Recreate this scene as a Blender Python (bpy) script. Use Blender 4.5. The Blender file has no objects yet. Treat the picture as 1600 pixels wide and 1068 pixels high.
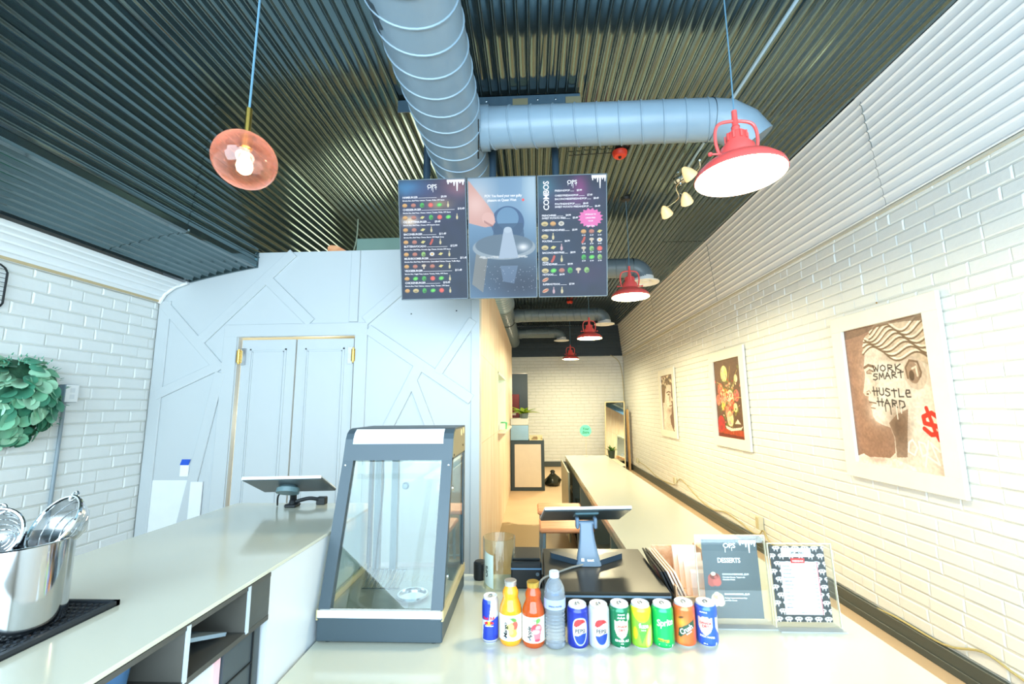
import bpy, math, random
import numpy as np
from mathutils import Vector, Matrix
random.seed(7); rng = np.random.default_rng(7)
SC = bpy.context.scene; COL = SC.collection; PI = math.pi

# ------------------------------------------------------------------ camera
CAMZ = 1.63
_R = ((0.998896, 0.01522315, -0.0444414), (0.04617605, -0.14430014, 0.98845599), (-0.00863451, 0.98941686, 0.14484378))
FPX = 685.0
cam_d = bpy.data.cameras.new('camera'); cam = bpy.data.objects.new('camera', cam_d); COL.objects.link(cam)
cam_d.sensor_width = 36.0; cam_d.lens = FPX / 1600 * 36.0; cam_d.clip_start = 0.02
mw = Matrix.Identity(4)
for i in range(3):
    mw[i][0] = _R[i][0]; mw[i][1] = _R[i][1]; mw[i][2] = -_R[i][2]
mw[2][3] = CAMZ
cam.matrix_world = mw; SC.camera = cam
def pix(x, y, z):
    p = (x, y, z - CAMZ)
    c = [sum(_R[i][k] * p[i] for i in range(3)) for k in range(3)]
    if c[2] < 0.05: return (-9999, -9999)
    return (800 + FPX * c[0] / c[2], 534 - FPX * c[1] / c[2])

# ------------------------------------------------------------------ world, daylight, exposure
SC.view_settings.view_transform = 'Standard'; SC.view_settings.look = 'None'
SC.view_settings.gamma = 1.0; SC.view_settings.use_curve_mapping = False
SC.view_settings.exposure = 0.1
SC.cycles.max_bounces = 10; SC.cycles.diffuse_bounces = 5; SC.cycles.glossy_bounces = 4
SC.cycles.transmission_bounces = 8; SC.cycles.transparent_max_bounces = 16
SC.cycles.caustics_reflective = False; SC.cycles.caustics_refractive = False
SC.cycles.sample_clamp_indirect = 6.0
W = bpy.data.worlds.new('sky'); SC.world = W; W.use_nodes = True
W.node_tree.nodes['Background'].inputs[0].default_value = (0.62, 0.8, 1.0, 1)
W.node_tree.nodes['Background'].inputs[1].default_value = 2.2
def area_light(name, loc, rot, sx, sy, power, col):
    l = bpy.data.lights.new(name, 'AREA'); l.shape = 'RECTANGLE'; l.size = sx; l.size_y = sy
    l.energy = power; l.color = col
    o = bpy.data.objects.new(name, l); o.location = loc; o.rotation_euler = rot; COL.objects.link(o); return o
def point_light(name, loc, power, col, r=0.08):
    l = bpy.data.lights.new(name, 'POINT'); l.energy = power; l.color = col; l.shadow_soft_size = r
    o = bpy.data.objects.new(name, l); o.location = loc; COL.objects.link(o); return o
WARM = (1.0, 0.90, 0.57); DAY = (0.66, 0.87, 1.0)
area_light('shopfront_daylight', (-0.35, -1.48, 2.15), (PI / 2, 0, 0), 5.2, 3.0, 390, DAY)
point_light('kitchen_light', (-2.1, 6.6, 2.0), 80, WARM, 0.5)
point_light('door_gap_fill_light', (-2.3, 4.7, 1.5), 60, (1.0, .92, .62), 0.1)  # added unseen low light, brightens the gaps around the doors
point_light('back_room_light', (-0.1, 13.2, 2.3), 45, (1, .85, .6), 0.2)
LAMP_POWER = 42.0; LAMP_E = 45.0

# ------------------------------------------------------------------ materials
def lin(c):
    out = []
    for v in c[:3]:
        v = v / 255.0
        out.append(v / 12.92 if v <= 0.04045 else ((v + 0.055) / 1.055) ** 2.4)
    return tuple(out)
MATS = {}
def mat(name, rgb, rough=0.5, metal=0.0, var=0.06, scale=9.0, bump=0.0, bscale=60.0, stretch=None, trans=0.0, ior=1.45, coat=0.0, emis=None, estr=0.0, alpha=1.0, spec=0.5):
    if name in MATS: return MATS[name]
    m = bpy.data.materials.new(name); m.use_nodes = True; nt = m.node_tree; N = nt.nodes; L = nt.links
    b = N['Principled BSDF']
    c = lin(rgb)
    geo = N.new('ShaderNodeNewGeometry'); mp = N.new('ShaderNodeMapping'); L.new(geo.outputs['Position'], mp.inputs[0])
    if stretch: mp.inputs['Scale'].default_value = stretch
    nz = N.new('ShaderNodeTexNoise'); nz.inputs['Scale'].default_value = scale; nz.inputs['Detail'].default_value = 4
    L.new(mp.outputs[0], nz.inputs['Vector'])
    mx = N.new('ShaderNodeMix'); mx.data_type = 'RGBA'
    mx.inputs[6].default_value = (*[v * (1 - var) for v in c], 1); mx.inputs[7].default_value = (*[min(1, v * (1 + var)) for v in c], 1)
    L.new(nz.outputs['Fac'], mx.inputs[0]); L.new(mx.outputs[2], b.inputs['Base Color'])
    b.inputs['Roughness'].default_value = rough; b.inputs['Metallic'].default_value = metal
    b.inputs['Transmission Weight'].default_value = trans; b.inputs['IOR'].default_value = ior
    b.inputs['Coat Weight'].default_value = coat; b.inputs['Coat Roughness'].default_value = 0.08
    b.inputs['Specular IOR Level'].default_value = spec; b.inputs['Alpha'].default_value = alpha
    if emis is not None:
        b.inputs['Emission Color'].default_value = (*lin(emis), 1); b.inputs['Emission Strength'].default_value = estr
    if bump:
        n2 = N.new('ShaderNodeTexNoise'); n2.inputs['Scale'].default_value = bscale; n2.inputs['Detail'].default_value = 3
        L.new(mp.outputs[0], n2.inputs['Vector'])
        bp = N.new('ShaderNodeBump'); bp.inputs['Strength'].default_value = bump; bp.inputs['Distance'].default_value = 0.004
        L.new(n2.outputs['Fac'], bp.inputs['Height']); L.new(bp.outputs[0], b.inputs['Normal'])
    MATS[name] = m; return m
def attr_mat(name, rough=0.45, emit=0.0, metal=0.0, coat=0.0, spec=0.5):
    if name in MATS: return MATS[name]
    m = bpy.data.materials.new(name); m.use_nodes = True; nt = m.node_tree; b = nt.nodes['Principled BSDF']
    a = nt.nodes.new('ShaderNodeAttribute'); a.attribute_name = 'Col'
    if emit:
        b.inputs['Base Color'].default_value = (0.01, 0.01, 0.012, 1)
        nt.links.new(a.outputs['Color'], b.inputs['Emission Color']); b.inputs['Emission Strength'].default_value = emit
    else: nt.links.new(a.outputs['Color'], b.inputs['Base Color'])
    b.inputs['Roughness'].default_value = rough; b.inputs['Metallic'].default_value = metal
    b.inputs['Coat Weight'].default_value = coat; b.inputs['Specular IOR Level'].default_value = spec
    MATS[name] = m; return m
def glass_mat(name, tint=(1, 1, 1), rough=0.0, ior=1.45, refl=1.0):
    if name in MATS: return MATS[name]
    m = bpy.data.materials.new(name); m.use_nodes = True; nt = m.node_tree; N = nt.nodes; L = nt.links
    N.remove(N['Principled BSDF']); out = N['Material Output']
    t = N.new('ShaderNodeBsdfTransparent'); t.inputs[0].default_value = (*tint, 1)
    g = N.new('ShaderNodeBsdfGlossy'); g.inputs['Roughness'].default_value = rough
    f = N.new('ShaderNodeFresnel'); gb = N.new('ShaderNodeNewGeometry'); mi = N.new('ShaderNodeMapRange')
    mi.inputs[3].default_value = ior; mi.inputs[4].default_value = 1 / ior      # same reflection from both sides of a thin pane
    L.new(gb.outputs['Backfacing'], mi.inputs[0]); L.new(mi.outputs[0], f.inputs['IOR'])
    mu = N.new('ShaderNodeMath'); mu.operation = 'MULTIPLY'; mu.inputs[1].default_value = refl
    L.new(f.outputs[0], mu.inputs[0])
    mx = N.new('ShaderNodeMixShader'); L.new(mu.outputs[0], mx.inputs[0]); L.new(t.outputs[0], mx.inputs[1]); L.new(g.outputs[0], mx.inputs[2])
    L.new(mx.outputs[0], out.inputs['Surface']); MATS[name] = m; return m

def rose_glass(name, col, glow):
    m = glass_mat(name, col, 0.0, 1.55, 1.4); nt = m.node_tree; N = nt.nodes; L = nt.links
    out = [n for n in N if n.type == 'OUTPUT_MATERIAL'][0]; prev = out.inputs['Surface'].links[0].from_socket
    t = N.new('ShaderNodeBsdfTranslucent'); t.inputs[0].default_value = (*glow, 1); d = N.new('ShaderNodeBsdfDiffuse'); d.inputs[0].default_value = (*glow, 1)
    a = N.new('ShaderNodeMixShader'); a.inputs[0].default_value = .5; L.new(t.outputs[0], a.inputs[1]); L.new(d.outputs[0], a.inputs[2])
    lw = N.new('ShaderNodeLayerWeight'); lw.inputs[0].default_value = .45; r = N.new('ShaderNodeMapRange'); r.inputs[3].default_value = .02; r.inputs[4].default_value = .20
    L.new(lw.outputs['Facing'], r.inputs[0])
    tc = N.new('ShaderNodeTexCoord'); sp = N.new('ShaderNodeSeparateXYZ'); L.new(tc.outputs['Object'], sp.inputs[0])
    r2 = N.new('ShaderNodeMapRange'); r2.inputs[1].default_value = .0; r2.inputs[2].default_value = .09; r2.inputs[4].default_value = .22; L.new(sp.outputs['Z'], r2.inputs[0])
    ad = N.new('ShaderNodeMath'); ad.operation = 'ADD'; L.new(r.outputs[0], ad.inputs[0]); L.new(r2.outputs[0], ad.inputs[1])
    x = N.new('ShaderNodeMixShader'); L.new(ad.outputs[0], x.inputs[0]); L.new(prev, x.inputs[1]); L.new(a.outputs[0], x.inputs[2]); L.new(x.outputs[0], out.inputs['Surface'])
    return m

def wood_mat(name, c1, c2, stretch, rough=0.5, scale=3.0):
    if name in MATS: return MATS[name]
    m = mat(name, c1, rough, stretch=stretch, scale=scale, bump=0.05, bscale=20)
    nt = m.node_tree; N = nt.nodes
    mx = [n for n in N if n.type == 'MIX'][0]
    mx.inputs[6].default_value = (*lin(c1), 1); mx.inputs[7].default_value = (*lin(c2), 1)
    nz = [n for n in N if n.type == 'TEX_NOISE'][0]; nz.inputs['Distortion'].default_value = 1.2
    r = N.new('ShaderNodeMapRange'); r.inputs[1].default_value = 0.35; r.inputs[2].default_value = 0.65
    nt.links.new(nz.outputs['Fac'], r.inputs[0]); nt.links.new(r.outputs[0], mx.inputs[0])
    return m

M_BRICK = mat('painted_white_brick', (226, 229, 227), 0.42, var=0.03, bump=0.35, bscale=35)
M_MORTAR = mat('painted_mortar_joint', (206, 208, 202), 0.7, var=0.05, bump=0.3)
M_CEIL = mat('charcoal_corrugated_metal', (96, 116, 120), 0.11, metal=0.85, var=0.12, scale=3, spec=0.7)
M_WCORR = mat('white_corrugated_metal', (232, 235, 236), 0.35, var=0.02, scale=3)
M_BLACK = mat('matte_black', (22, 26, 28), 0.5)
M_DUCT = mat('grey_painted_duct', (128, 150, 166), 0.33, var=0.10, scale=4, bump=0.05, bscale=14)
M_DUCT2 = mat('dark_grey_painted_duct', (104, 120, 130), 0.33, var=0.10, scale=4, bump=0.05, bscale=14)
M_GREYWALL = mat('pale_grey_wall_paint', (192, 198, 200), 0.4, var=0.015, scale=2)
M_DARKBRICK = mat('black_painted_brick', (40, 50, 54), 0.45, bump=0.3)
M_WOODWALL = wood_mat('pale_wood_panel', (244, 226, 204), (232, 202, 170), (6, 6, 0.7), 0.45, 1.5)
M_COUNTER = mat('pale_greenish_worktop', (198, 200, 184), 0.16, var=0.02, scale=2, coat=0.3)
M_PANELW = mat('white_panel', (206, 213, 218), 0.3, var=0.02)
M_CHAR = mat('charcoal_cabinet', (66, 76, 82), 0.4)
M_WARMER = mat('blue_grey_powder_coat', (60, 74, 82), 0.42, var=0.04)
M_LITSIDE = mat('warmer_side_lit_tan', (130, 120, 92), 0.35)
M_STEEL = mat('brushed_stainless', (190, 193, 196), 0.09, metal=1.0, stretch=(30, 30, 1), var=0.05)
M_CHROME = mat('chrome', (215, 218, 220), 0.08, metal=1.0)
M_BRASS = mat('brass', (200, 160, 80), 0.25, metal=1.0)
M_RED = mat('red_enamel', (236, 92, 88), 0.3, coat=0.4)
M_WHITE = mat('white_plastic', (238, 240, 240), 0.35)
M_DRUB = mat('black_rubber', (34, 40, 46), 0.6)
M_TEALBOX = mat('grey_green_board', (118, 146, 136), 0.6)
M_ORANGEW = wood_mat('orange_wood', (206, 128, 84), (232, 168, 122), (1, 8, 8), 0.4, 3)
M_LAMPGLOW = mat('lamp_diffuser_glow', (255, 250, 240), 0.5, emis=(255, 224, 168), estr=LAMP_E)
M_GLASS = glass_mat('clear_glass', (0.93, 0.97, 0.96))
M_ACRYL = glass_mat('clear_acrylic', (0.97, 0.98, 0.97))
M_TEXTW = mat('white_print', (244, 246, 248), 0.4)
M_TEXTK = mat('black_print', (24, 24, 26), 0.4)
M_SCREENTXT = mat('white_screen_text', (10, 10, 10), 0.4, emis=(235, 242, 255), estr=1.0)
M_PRINT = attr_mat('printed_colours', 0.5)
M_PRINTG = attr_mat('printed_gloss', 0.25, coat=0.3)
M_CAN = attr_mat('printed_can', 0.28, metal=0.35, coat=0.4)
M_SCREEN = attr_mat('lit_screen', 0.22, emit=0.9, spec=0.15)

# ------------------------------------------------------------------ mesh helpers
class MB:
    def __init__(s): s.v = []; s.f = []; s.mi = []
    def add(s, vs, fs, mi=0):
        o = len(s.v); s.v.extend([tuple(v) for v in vs]); s.f.extend([tuple(i + o for i in f) for f in fs]); s.mi.extend([mi] * len(fs)); return s
    def box(s, x0, x1, y0, y1, z0, z1, bev=0.0, mi=0, M=None):
        if x0 > x1: x0, x1 = x1, x0
        if y0 > y1: y0, y1 = y1, y0
        if z0 > z1: z0, z1 = z1, z0
        b = min(bev, (x1 - x0) * .45, (y1 - y0) * .45, (z1 - z0) * .45)
        if b <= 0:
            vs = [(x, y, z) for x in (x0, x1) for y in (y0, y1) for z in (z0, z1)]
            fs = [(0, 1, 3, 2), (4, 6, 7, 5), (0, 4, 5, 1), (2, 3, 7, 6), (0, 2, 6, 4), (1, 5, 7, 3)]
        else:
            vs = []
            for x, sx in ((x0, 1), (x1, -1)):
                for y, sy in ((y0, 1), (y1, -1)):
                    for z, sz in ((z0, 1), (z1, -1)):
                        vs += [(x, y + sy * b, z + sz * b), (x + sx * b, y, z + sz * b), (x + sx * b, y + sy * b, z)]
            I = lambda i, j, k, a: (i * 4 + j * 2 + k) * 3 + a
            fs = [[I(0, 0, 0, 0), I(0, 0, 1, 0), I(0, 1, 1, 0), I(0, 1, 0, 0)], [I(1, 0, 0, 0), I(1, 1, 0, 0), I(1, 1, 1, 0), I(1, 0, 1, 0)],
                  [I(0, 0, 0, 1), I(1, 0, 0, 1), I(1, 0, 1, 1), I(0, 0, 1, 1)], [I(0, 1, 0, 1), I(0, 1, 1, 1), I(1, 1, 1, 1), I(1, 1, 0, 1)],
                  [I(0, 0, 0, 2), I(0, 1, 0, 2), I(1, 1, 0, 2), I(1, 0, 0, 2)], [I(0, 0, 1, 2), I(1, 0, 1, 2), I(1, 1, 1, 2), I(0, 1, 1, 2)]]
            for j in (0, 1):
                for k in (0, 1): fs.append([I(0, j, k, 1), I(0, j, k, 2), I(1, j, k, 2), I(1, j, k, 1)])
            for i in (0, 1):
                for k in (0, 1): fs.append([I(i, 0, k, 0), I(i, 0, k, 2), I(i, 1, k, 2), I(i, 1, k, 0)])
                for j in (0, 1): fs.append([I(i, j, 0, 0), I(i, j, 0, 1), I(i, j, 1, 1), I(i, j, 1, 0)])
            for i in (0, 1):
                for j in (0, 1):
                    for k in (0, 1): fs.append([I(i, j, k, 0), I(i, j, k, 1), I(i, j, k, 2)])
        if M is not None: vs = [tuple(M @ Vector(v)) for v in vs]
        return s.add(vs, fs, mi)
    def lathe(s, prof, n=32, c=(0, 0, 0), mi=0, M=None, caps=False):
        vs = []; fs = []
        for r, z in prof:
            for k in range(n):
                a = 2 * PI * k / n; vs.append((c[0] + r * math.sin(a), c[1] - r * math.cos(a), c[2] + z))
        for i in range(len(prof) - 1):
            for k in range(n):
                k2 = (k + 1) % n; fs.append((i * n + k, i * n + k2, (i + 1) * n + k2, (i + 1) * n + k))
        if caps:
            fs.append(tuple(range(n - 1, -1, -1))); fs.append(tuple((len(prof) - 1) * n + k for k in range(n)))
        if M is not None: vs = [tuple(M @ Vector(v)) for v in vs]
        return s.add(vs, fs, mi)
    def tube(s, pts, r, n=10, mi=0, caps=True):
        pts = [Vector(p) for p in pts]; rs = r if isinstance(r, (list, tuple)) else [r] * len(pts)
        vs = []; fs = []; up = None
        for i, p in enumerate(pts):
            t = (pts[min(i + 1, len(pts) - 1)] - pts[max(i - 1, 0)]).normalized()
            if up is None:
                up = Vector((0, 0, 1)) if abs(t.z) < 0.9 else Vector((1, 0, 0))
            up = (up - t * up.dot(t)).normalized(); sd = t.cross(up)
            for k in range(n):
                a = 2 * PI * k / n; vs.append(p + (up * math.cos(a) + sd * math.sin(a)) * rs[i])
        for i in range(len(pts) - 1):
            for k in range(n):
                k2 = (k + 1) % n; fs.append((i * n + k, i * n + k2, (i + 1) * n + k2, (i + 1) * n + k))
        if caps:
            fs.append(tuple(range(n - 1, -1, -1))); fs.append(tuple((len(pts) - 1) * n + k for k in range(n)))
        return s.add(vs, fs, mi)
    def prism(s, poly, a0, a1, axis='x', mi=0):
        n = len(poly); vs = []
        for a in (a0, a1):
            for p, q in poly:
                vs.append({'x': (a, p, q), 'y': (p, a, q), 'z': (p, q, a)}[axis])
        fs = [tuple(range(n)), tuple(range(2 * n - 1, n - 1, -1))] + [(i, i + n, (i + 1) % n + n, (i + 1) % n) for i in range(n)]
        return s.add(vs, fs, mi)
    def mesh(s, name, mats, smooth=False, fixn=True):
        me = bpy.data.meshes.new(name); me.from_pydata(s.v, [], s.f)
        for m in (mats if isinstance(mats, (list, tuple)) else [mats]): me.materials.append(m)
        if any(s.mi): me.polygons.foreach_set('material_index', s.mi)
        if fixn:
            import bmesh
            bm = bmesh.new(); bm.from_mesh(me); bmesh.ops.recalc_face_normals(bm, faces=bm.faces); bm.to_mesh(me); bm.free()
        if smooth:
            me.shade_smooth()
            if smooth != 'all': me.set_sharp_from_angle(angle=math.radians(38))
        return me
    def build(s, name, mats, parent=None, smooth=False, loc=None, fixn=True):
        return link(name, s.mesh(name, mats, smooth, fixn), parent, loc)
def link(name, me, parent=None, loc=None):
    o = bpy.data.objects.new(name, me); COL.objects.link(o)
    if parent is not None: o.parent = parent
    if loc is not None: o.location = loc
    return o
def tag(o, label, cat, group=None, kind=None):
    o['label'] = label; o['category'] = cat
    if group: o['group'] = group
    if kind: o['kind'] = kind
    return o
def thing(name, label, cat, loc=(0, 0, 0), rz=0.0, group=None):
    o = bpy.data.objects.new(name, None); COL.objects.link(o); o.empty_display_size = 0.05
    o.location = loc; o.rotation_euler = (0, 0, rz); return tag(o, label, cat, group)
def smoothpath(pts, n=8):
    P = [Vector(p) for p in pts]; out = []
    for i in range(len(P) - 1):
        p0 = P[max(i - 1, 0)]; p1 = P[i]; p2 = P[i + 1]; p3 = P[min(i + 2, len(P) - 1)]
        for k in range(n):
            t = k / n
            out.append(0.5 * ((2 * p1) + (p2 - p0) * t + (2 * p0 - 5 * p1 + 4 * p2 - p3) * t * t + (3 * p1 - p0 - 3 * p2 + p3) * t ** 3))
    out.append(P[-1]); return out

# ------------------------------------------------------------------ glyphs (built-in font turned into meshes)
GLY = {}
def make_glyphs():
    chars = [chr(c) for c in range(33, 127)]; tmp = []
    for c in chars + ['|H|', '||']:
        cu = bpy.data.curves.new('t', 'FONT'); cu.body = c; cu.resolution_u = 2; cu.offset = 0.022
        o = bpy.data.objects.new('t', cu); COL.objects.link(o); tmp.append((c, o))
        if len(c) == 1:
            cu2 = bpy.data.curves.new('t', 'FONT'); cu2.body = '|' + c + '|'; cu2.resolution_u = 1
            o2 = bpy.data.objects.new('t', cu2); COL.objects.link(o2); tmp.append(('w' + c, o2))
    bpy.context.view_layer.update(); dg = bpy.context.evaluated_depsgraph_get(); base = 0
    W = {}
    for c, o in tmp:
        me = o.evaluated_get(dg).to_mesh(); vs = [(v.co.x, v.co.y) for v in me.vertices]
        if c == '||': base = max(v[0] for v in vs) - min(v[0] for v in vs)
        elif len(c) == 1: GLY[c] = [vs, [tuple(p.vertices) for p in me.polygons], 0]
        else: W[c] = max(v[0] for v in vs) - min(v[0] for v in vs)
    for c in chars: GLY[c][2] = W['w' + c] - base
    GLY[' '] = [[], [], 0.28]
    for c, o in tmp:
        cu = o.data; bpy.data.objects.remove(o); bpy.data.curves.remove(cu)
make_glyphs()
def text2d(s, size, align='l', shear=0.0, xs=1.0, track=0.0):
    vs = []; fs = []; x = 0
    for c in s:
        g = GLY.get(c, GLY[' ']); o = len(vs)
        vs += [((v[0] + x + v[1] * shear) * size * xs, v[1] * size) for v in g[0]]; fs += [tuple(i + o for i in f) for f in g[1]]
        x += g[2] + track
    w = x * size * xs
    dx = {'l': 0, 'c': -w / 2, 'r': -w}[align]
    return [(v[0] + dx, v[1]) for v in vs], fs, w
class Flat:                 # flat print: 2-D shapes gathered, later mapped onto a plane or round a can
    def __init__(s): s.v = []; s.f = []; s.mi = []
    def text(s, t, x, y, size, mi=0, align='l', rot=0.0, **k):
        vs, fs, w = text2d(t, size, align, **k); c, sn = math.cos(rot), math.sin(rot); o = len(s.v)
        s.v += [(x + a * c - b * sn, y + a * sn + b * c) for a, b in vs]; s.f += [tuple(i + o for i in f) for f in fs]; s.mi += [mi] * len(fs); return w
    def poly(s, pts, mi=0):
        o = len(s.v); s.v += list(pts); s.f.append(tuple(range(o, o + len(pts)))); s.mi.append(mi)
    def rect(s, x0, y0, x1, y1, mi=0): s.poly([(x0, y0), (x1, y0), (x1, y1), (x0, y1)], mi)
    def ell(s, x, y, rx, ry, mi=0, n=18): s.poly([(x + rx * math.cos(2 * PI * k / n), y + ry * math.sin(2 * PI * k / n)) for k in range(n)], mi)
    def build(s, name, mats, fn, parent=None):
        m = MB(); m.v = [fn(*v) for v in s.v]; m.f = s.f; m.mi = s.mi
        o = m.build(name, mats, parent, fixn=False); o['kind'] = 'stuff'; return o

# ------------------------------------------------------------------ small raster canvas for flat prints
class Canvas:
    def __init__(s, nx, ny, w, h, bg=(255, 255, 255)):
        s.nx, s.ny, s.w, s.h = nx, ny, w, h
        s.X, s.Y = np.meshgrid(np.linspace(0, w, nx), np.linspace(0, h, ny)); s.px = w / (nx - 1)
        s.c = np.zeros((ny, nx, 3)) + np.array(bg, float)
    def put(s, a, col):
        a = np.clip(a, 0, 1)[..., None]; s.c = s.c * (1 - a) + np.asarray(col, float) * a
    def ell(s, x, y, rx, ry, col, soft=1.0, a=1.0, rot=0.0):
        dx, dy = s.X - x, s.Y - y; c, sn = math.cos(rot), math.sin(rot)
        d = np.sqrt(((dx * c + dy * sn) / rx) ** 2 + ((-dx * sn + dy * c) / ry) ** 2)
        s.put(a * np.clip((1 - d) * min(rx, ry) / (s.px * soft) + 0.5, 0, 1), col)
    def glow(s, x, y, rx, ry, col, a=1.0):
        s.put(a * np.exp(-(((s.X - x) / rx) ** 2 + ((s.Y - y) / ry) ** 2)), col)
    def poly(s, pts, col, a=1.0):
        ins = np.zeros(s.X.shape, bool); n = len(pts)
        for i in range(n):
            x0, y0 = pts[i]; x1, y1 = pts[(i + 1) % n]
            if y0 == y1: continue
            ins ^= ((s.Y >= min(y0, y1)) & (s.Y < max(y0, y1)) & (s.X < x0 + (s.Y - y0) * (x1 - x0) / (y1 - y0)))
        s.put(a * ins, col)
    def line(s, pts, r, col, a=1.0):
        D = np.full(s.X.shape, 9e9)
        for (x0, y0), (x1, y1) in zip(pts[:-1], pts[1:]):
            dx, dy = x1 - x0, y1 - y0; t = np.clip(((s.X - x0) * dx + (s.Y - y0) * dy) / (dx * dx + dy * dy + 1e-12), 0, 1)
            D = np.minimum(D, np.hypot(s.X - x0 - t * dx, s.Y - y0 - t * dy))
        s.put(a * np.clip((r - D) / s.px + 0.5, 0, 1), col)
    def noise(s, amp, sc):
        g = rng.random((int(s.h / sc) + 3, int(s.w / sc) + 3)); gx, gy = s.X / sc, s.Y / sc
        ix, iy = gx.astype(int), gy.astype(int); fx, fy = gx - ix, gy - iy
        n = (g[iy, ix] * (1 - fx) + g[iy, ix + 1] * fx) * (1 - fy) + (g[iy + 1, ix] * (1 - fx) + g[iy + 1, ix + 1] * fx) * fy
        s.c = s.c * (1 + amp * (n[..., None] - 0.5))
    def build(s, name, material, fn, parent=None, closed=False, smooth=False):
        me = bpy.data.meshes.new(name); nx, ny = s.nx, s.ny
        P = fn(s.X, s.Y)
        vs = np.stack([np.broadcast_to(np.asarray(p, float), s.X.shape) for p in P], -1).reshape(-1, 3)
        idx = np.arange(nx * ny).reshape(ny, nx)
        q = np.stack([idx[:-1, :-1], idx[:-1, 1:], idx[1:, 1:], idx[1:, :-1]], -1).reshape(-1, 4)
        me.vertices.add(len(vs)); me.vertices.foreach_set('co', vs.ravel())
        me.loops.add(q.size); me.loops.foreach_set('vertex_index', q.ravel().astype(np.int32))
        me.polygons.add(len(q)); me.polygons.foreach_set('loop_start', np.arange(0, q.size, 4, dtype=np.int32))
        me.update(calc_edges=True)
        v = np.clip(s.c, 0, 255).reshape(-1, 3) / 255; l = np.where(v <= 0.04045, v / 12.92, ((v + 0.055) / 1.055) ** 2.4)
        ca = me.color_attributes.new('Col', 'FLOAT_COLOR', 'POINT')
        ca.data.foreach_set('color', np.concatenate([l, np.ones((len(l), 1))], 1).ravel())
        me.materials.append(material)
        if smooth: me.shade_smooth()
        me.validate()
        return link(name, me, parent)

# ================================================================== SETTING
XL, XR, YF, YB = -3.2, 2.54, -1.6, 12.3          # brick faces, shopfront, back wall
ZC, ZBR, ZBL = 3.87, 2.995, 2.54                  # ceiling, top of right bricks, top of left bricks
YP = 3.55                                         # face of the grey partition
XW = -0.46                                        # wooden corridor wall
def structure(o, label, cat):
    o['kind'] = 'structure'; o['label'] = label; o['category'] = cat; return o

# floor --------------------------------------------------------------
fm = mat('worn_tan_floor', (212, 184, 150), 0.42, var=0.12, scale=2.5, bump=0.08, bscale=8)
nt = fm.node_tree; N = nt.nodes; Lk = nt.links; bs = N['Principled BSDF']
oldmix = [n for n in N if n.type == 'MIX'][0]
nz = N.new('ShaderNodeTexNoise'); nz.inputs['Scale'].default_value = 1.6; nz.inputs['Detail'].default_value = 6
gp = N.new('ShaderNodeNewGeometry'); Lk.new(gp.outputs['Position'], nz.inputs['Vector'])
sx = N.new('ShaderNodeSeparateXYZ'); Lk.new(gp.outputs['Position'], sx.inputs[0])
m1 = N.new('ShaderNodeMath'); m1.operation = 'MULTIPLY_ADD'; m1.inputs[1].default_value = 1.2; m1.inputs[2].default_value = 0
Lk.new(nz.outputs['Fac'], m1.inputs[0])
m2 = N.new('ShaderNodeMath'); m2.operation = 'ADD'; Lk.new(m1.outputs[0], m2.inputs[0]); Lk.new(sx.outputs['Y'], m2.inputs[1])
r1 = N.new('ShaderNodeMapRange'); r1.inputs[1].default_value = 7.02; r1.inputs[2].default_value = 6.95; Lk.new(m2.outputs[0], r1.inputs[0])
r2 = N.new('ShaderNodeMapRange'); r2.inputs[1].default_value = 1.12; r2.inputs[2].default_value = 1.05; Lk.new(sx.outputs['X'], r2.inputs[0])
m3 = N.new('ShaderNodeMath'); m3.operation = 'MULTIPLY'; Lk.new(r1.outputs[0], m3.inputs[0]); Lk.new(r2.outputs[0], m3.inputs[1])
mxx = N.new('ShaderNodeMix'); mxx.data_type = 'RGBA'; mxx.inputs[7].default_value = (*lin((136, 116, 82)), 1)
Lk.new(m3.outputs[0], mxx.inputs[0]); Lk.new(oldmix.outputs[2], mxx.inputs[6]); Lk.new(mxx.outputs[2], bs.inputs['Base Color'])
structure(MB().box(XL - .2, XR + .2, YF - .2, 15.2, -0.12, 0).build('floor', fm), 'tan concrete floor with a worn dark patch in the work aisle', 'floor')

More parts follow.
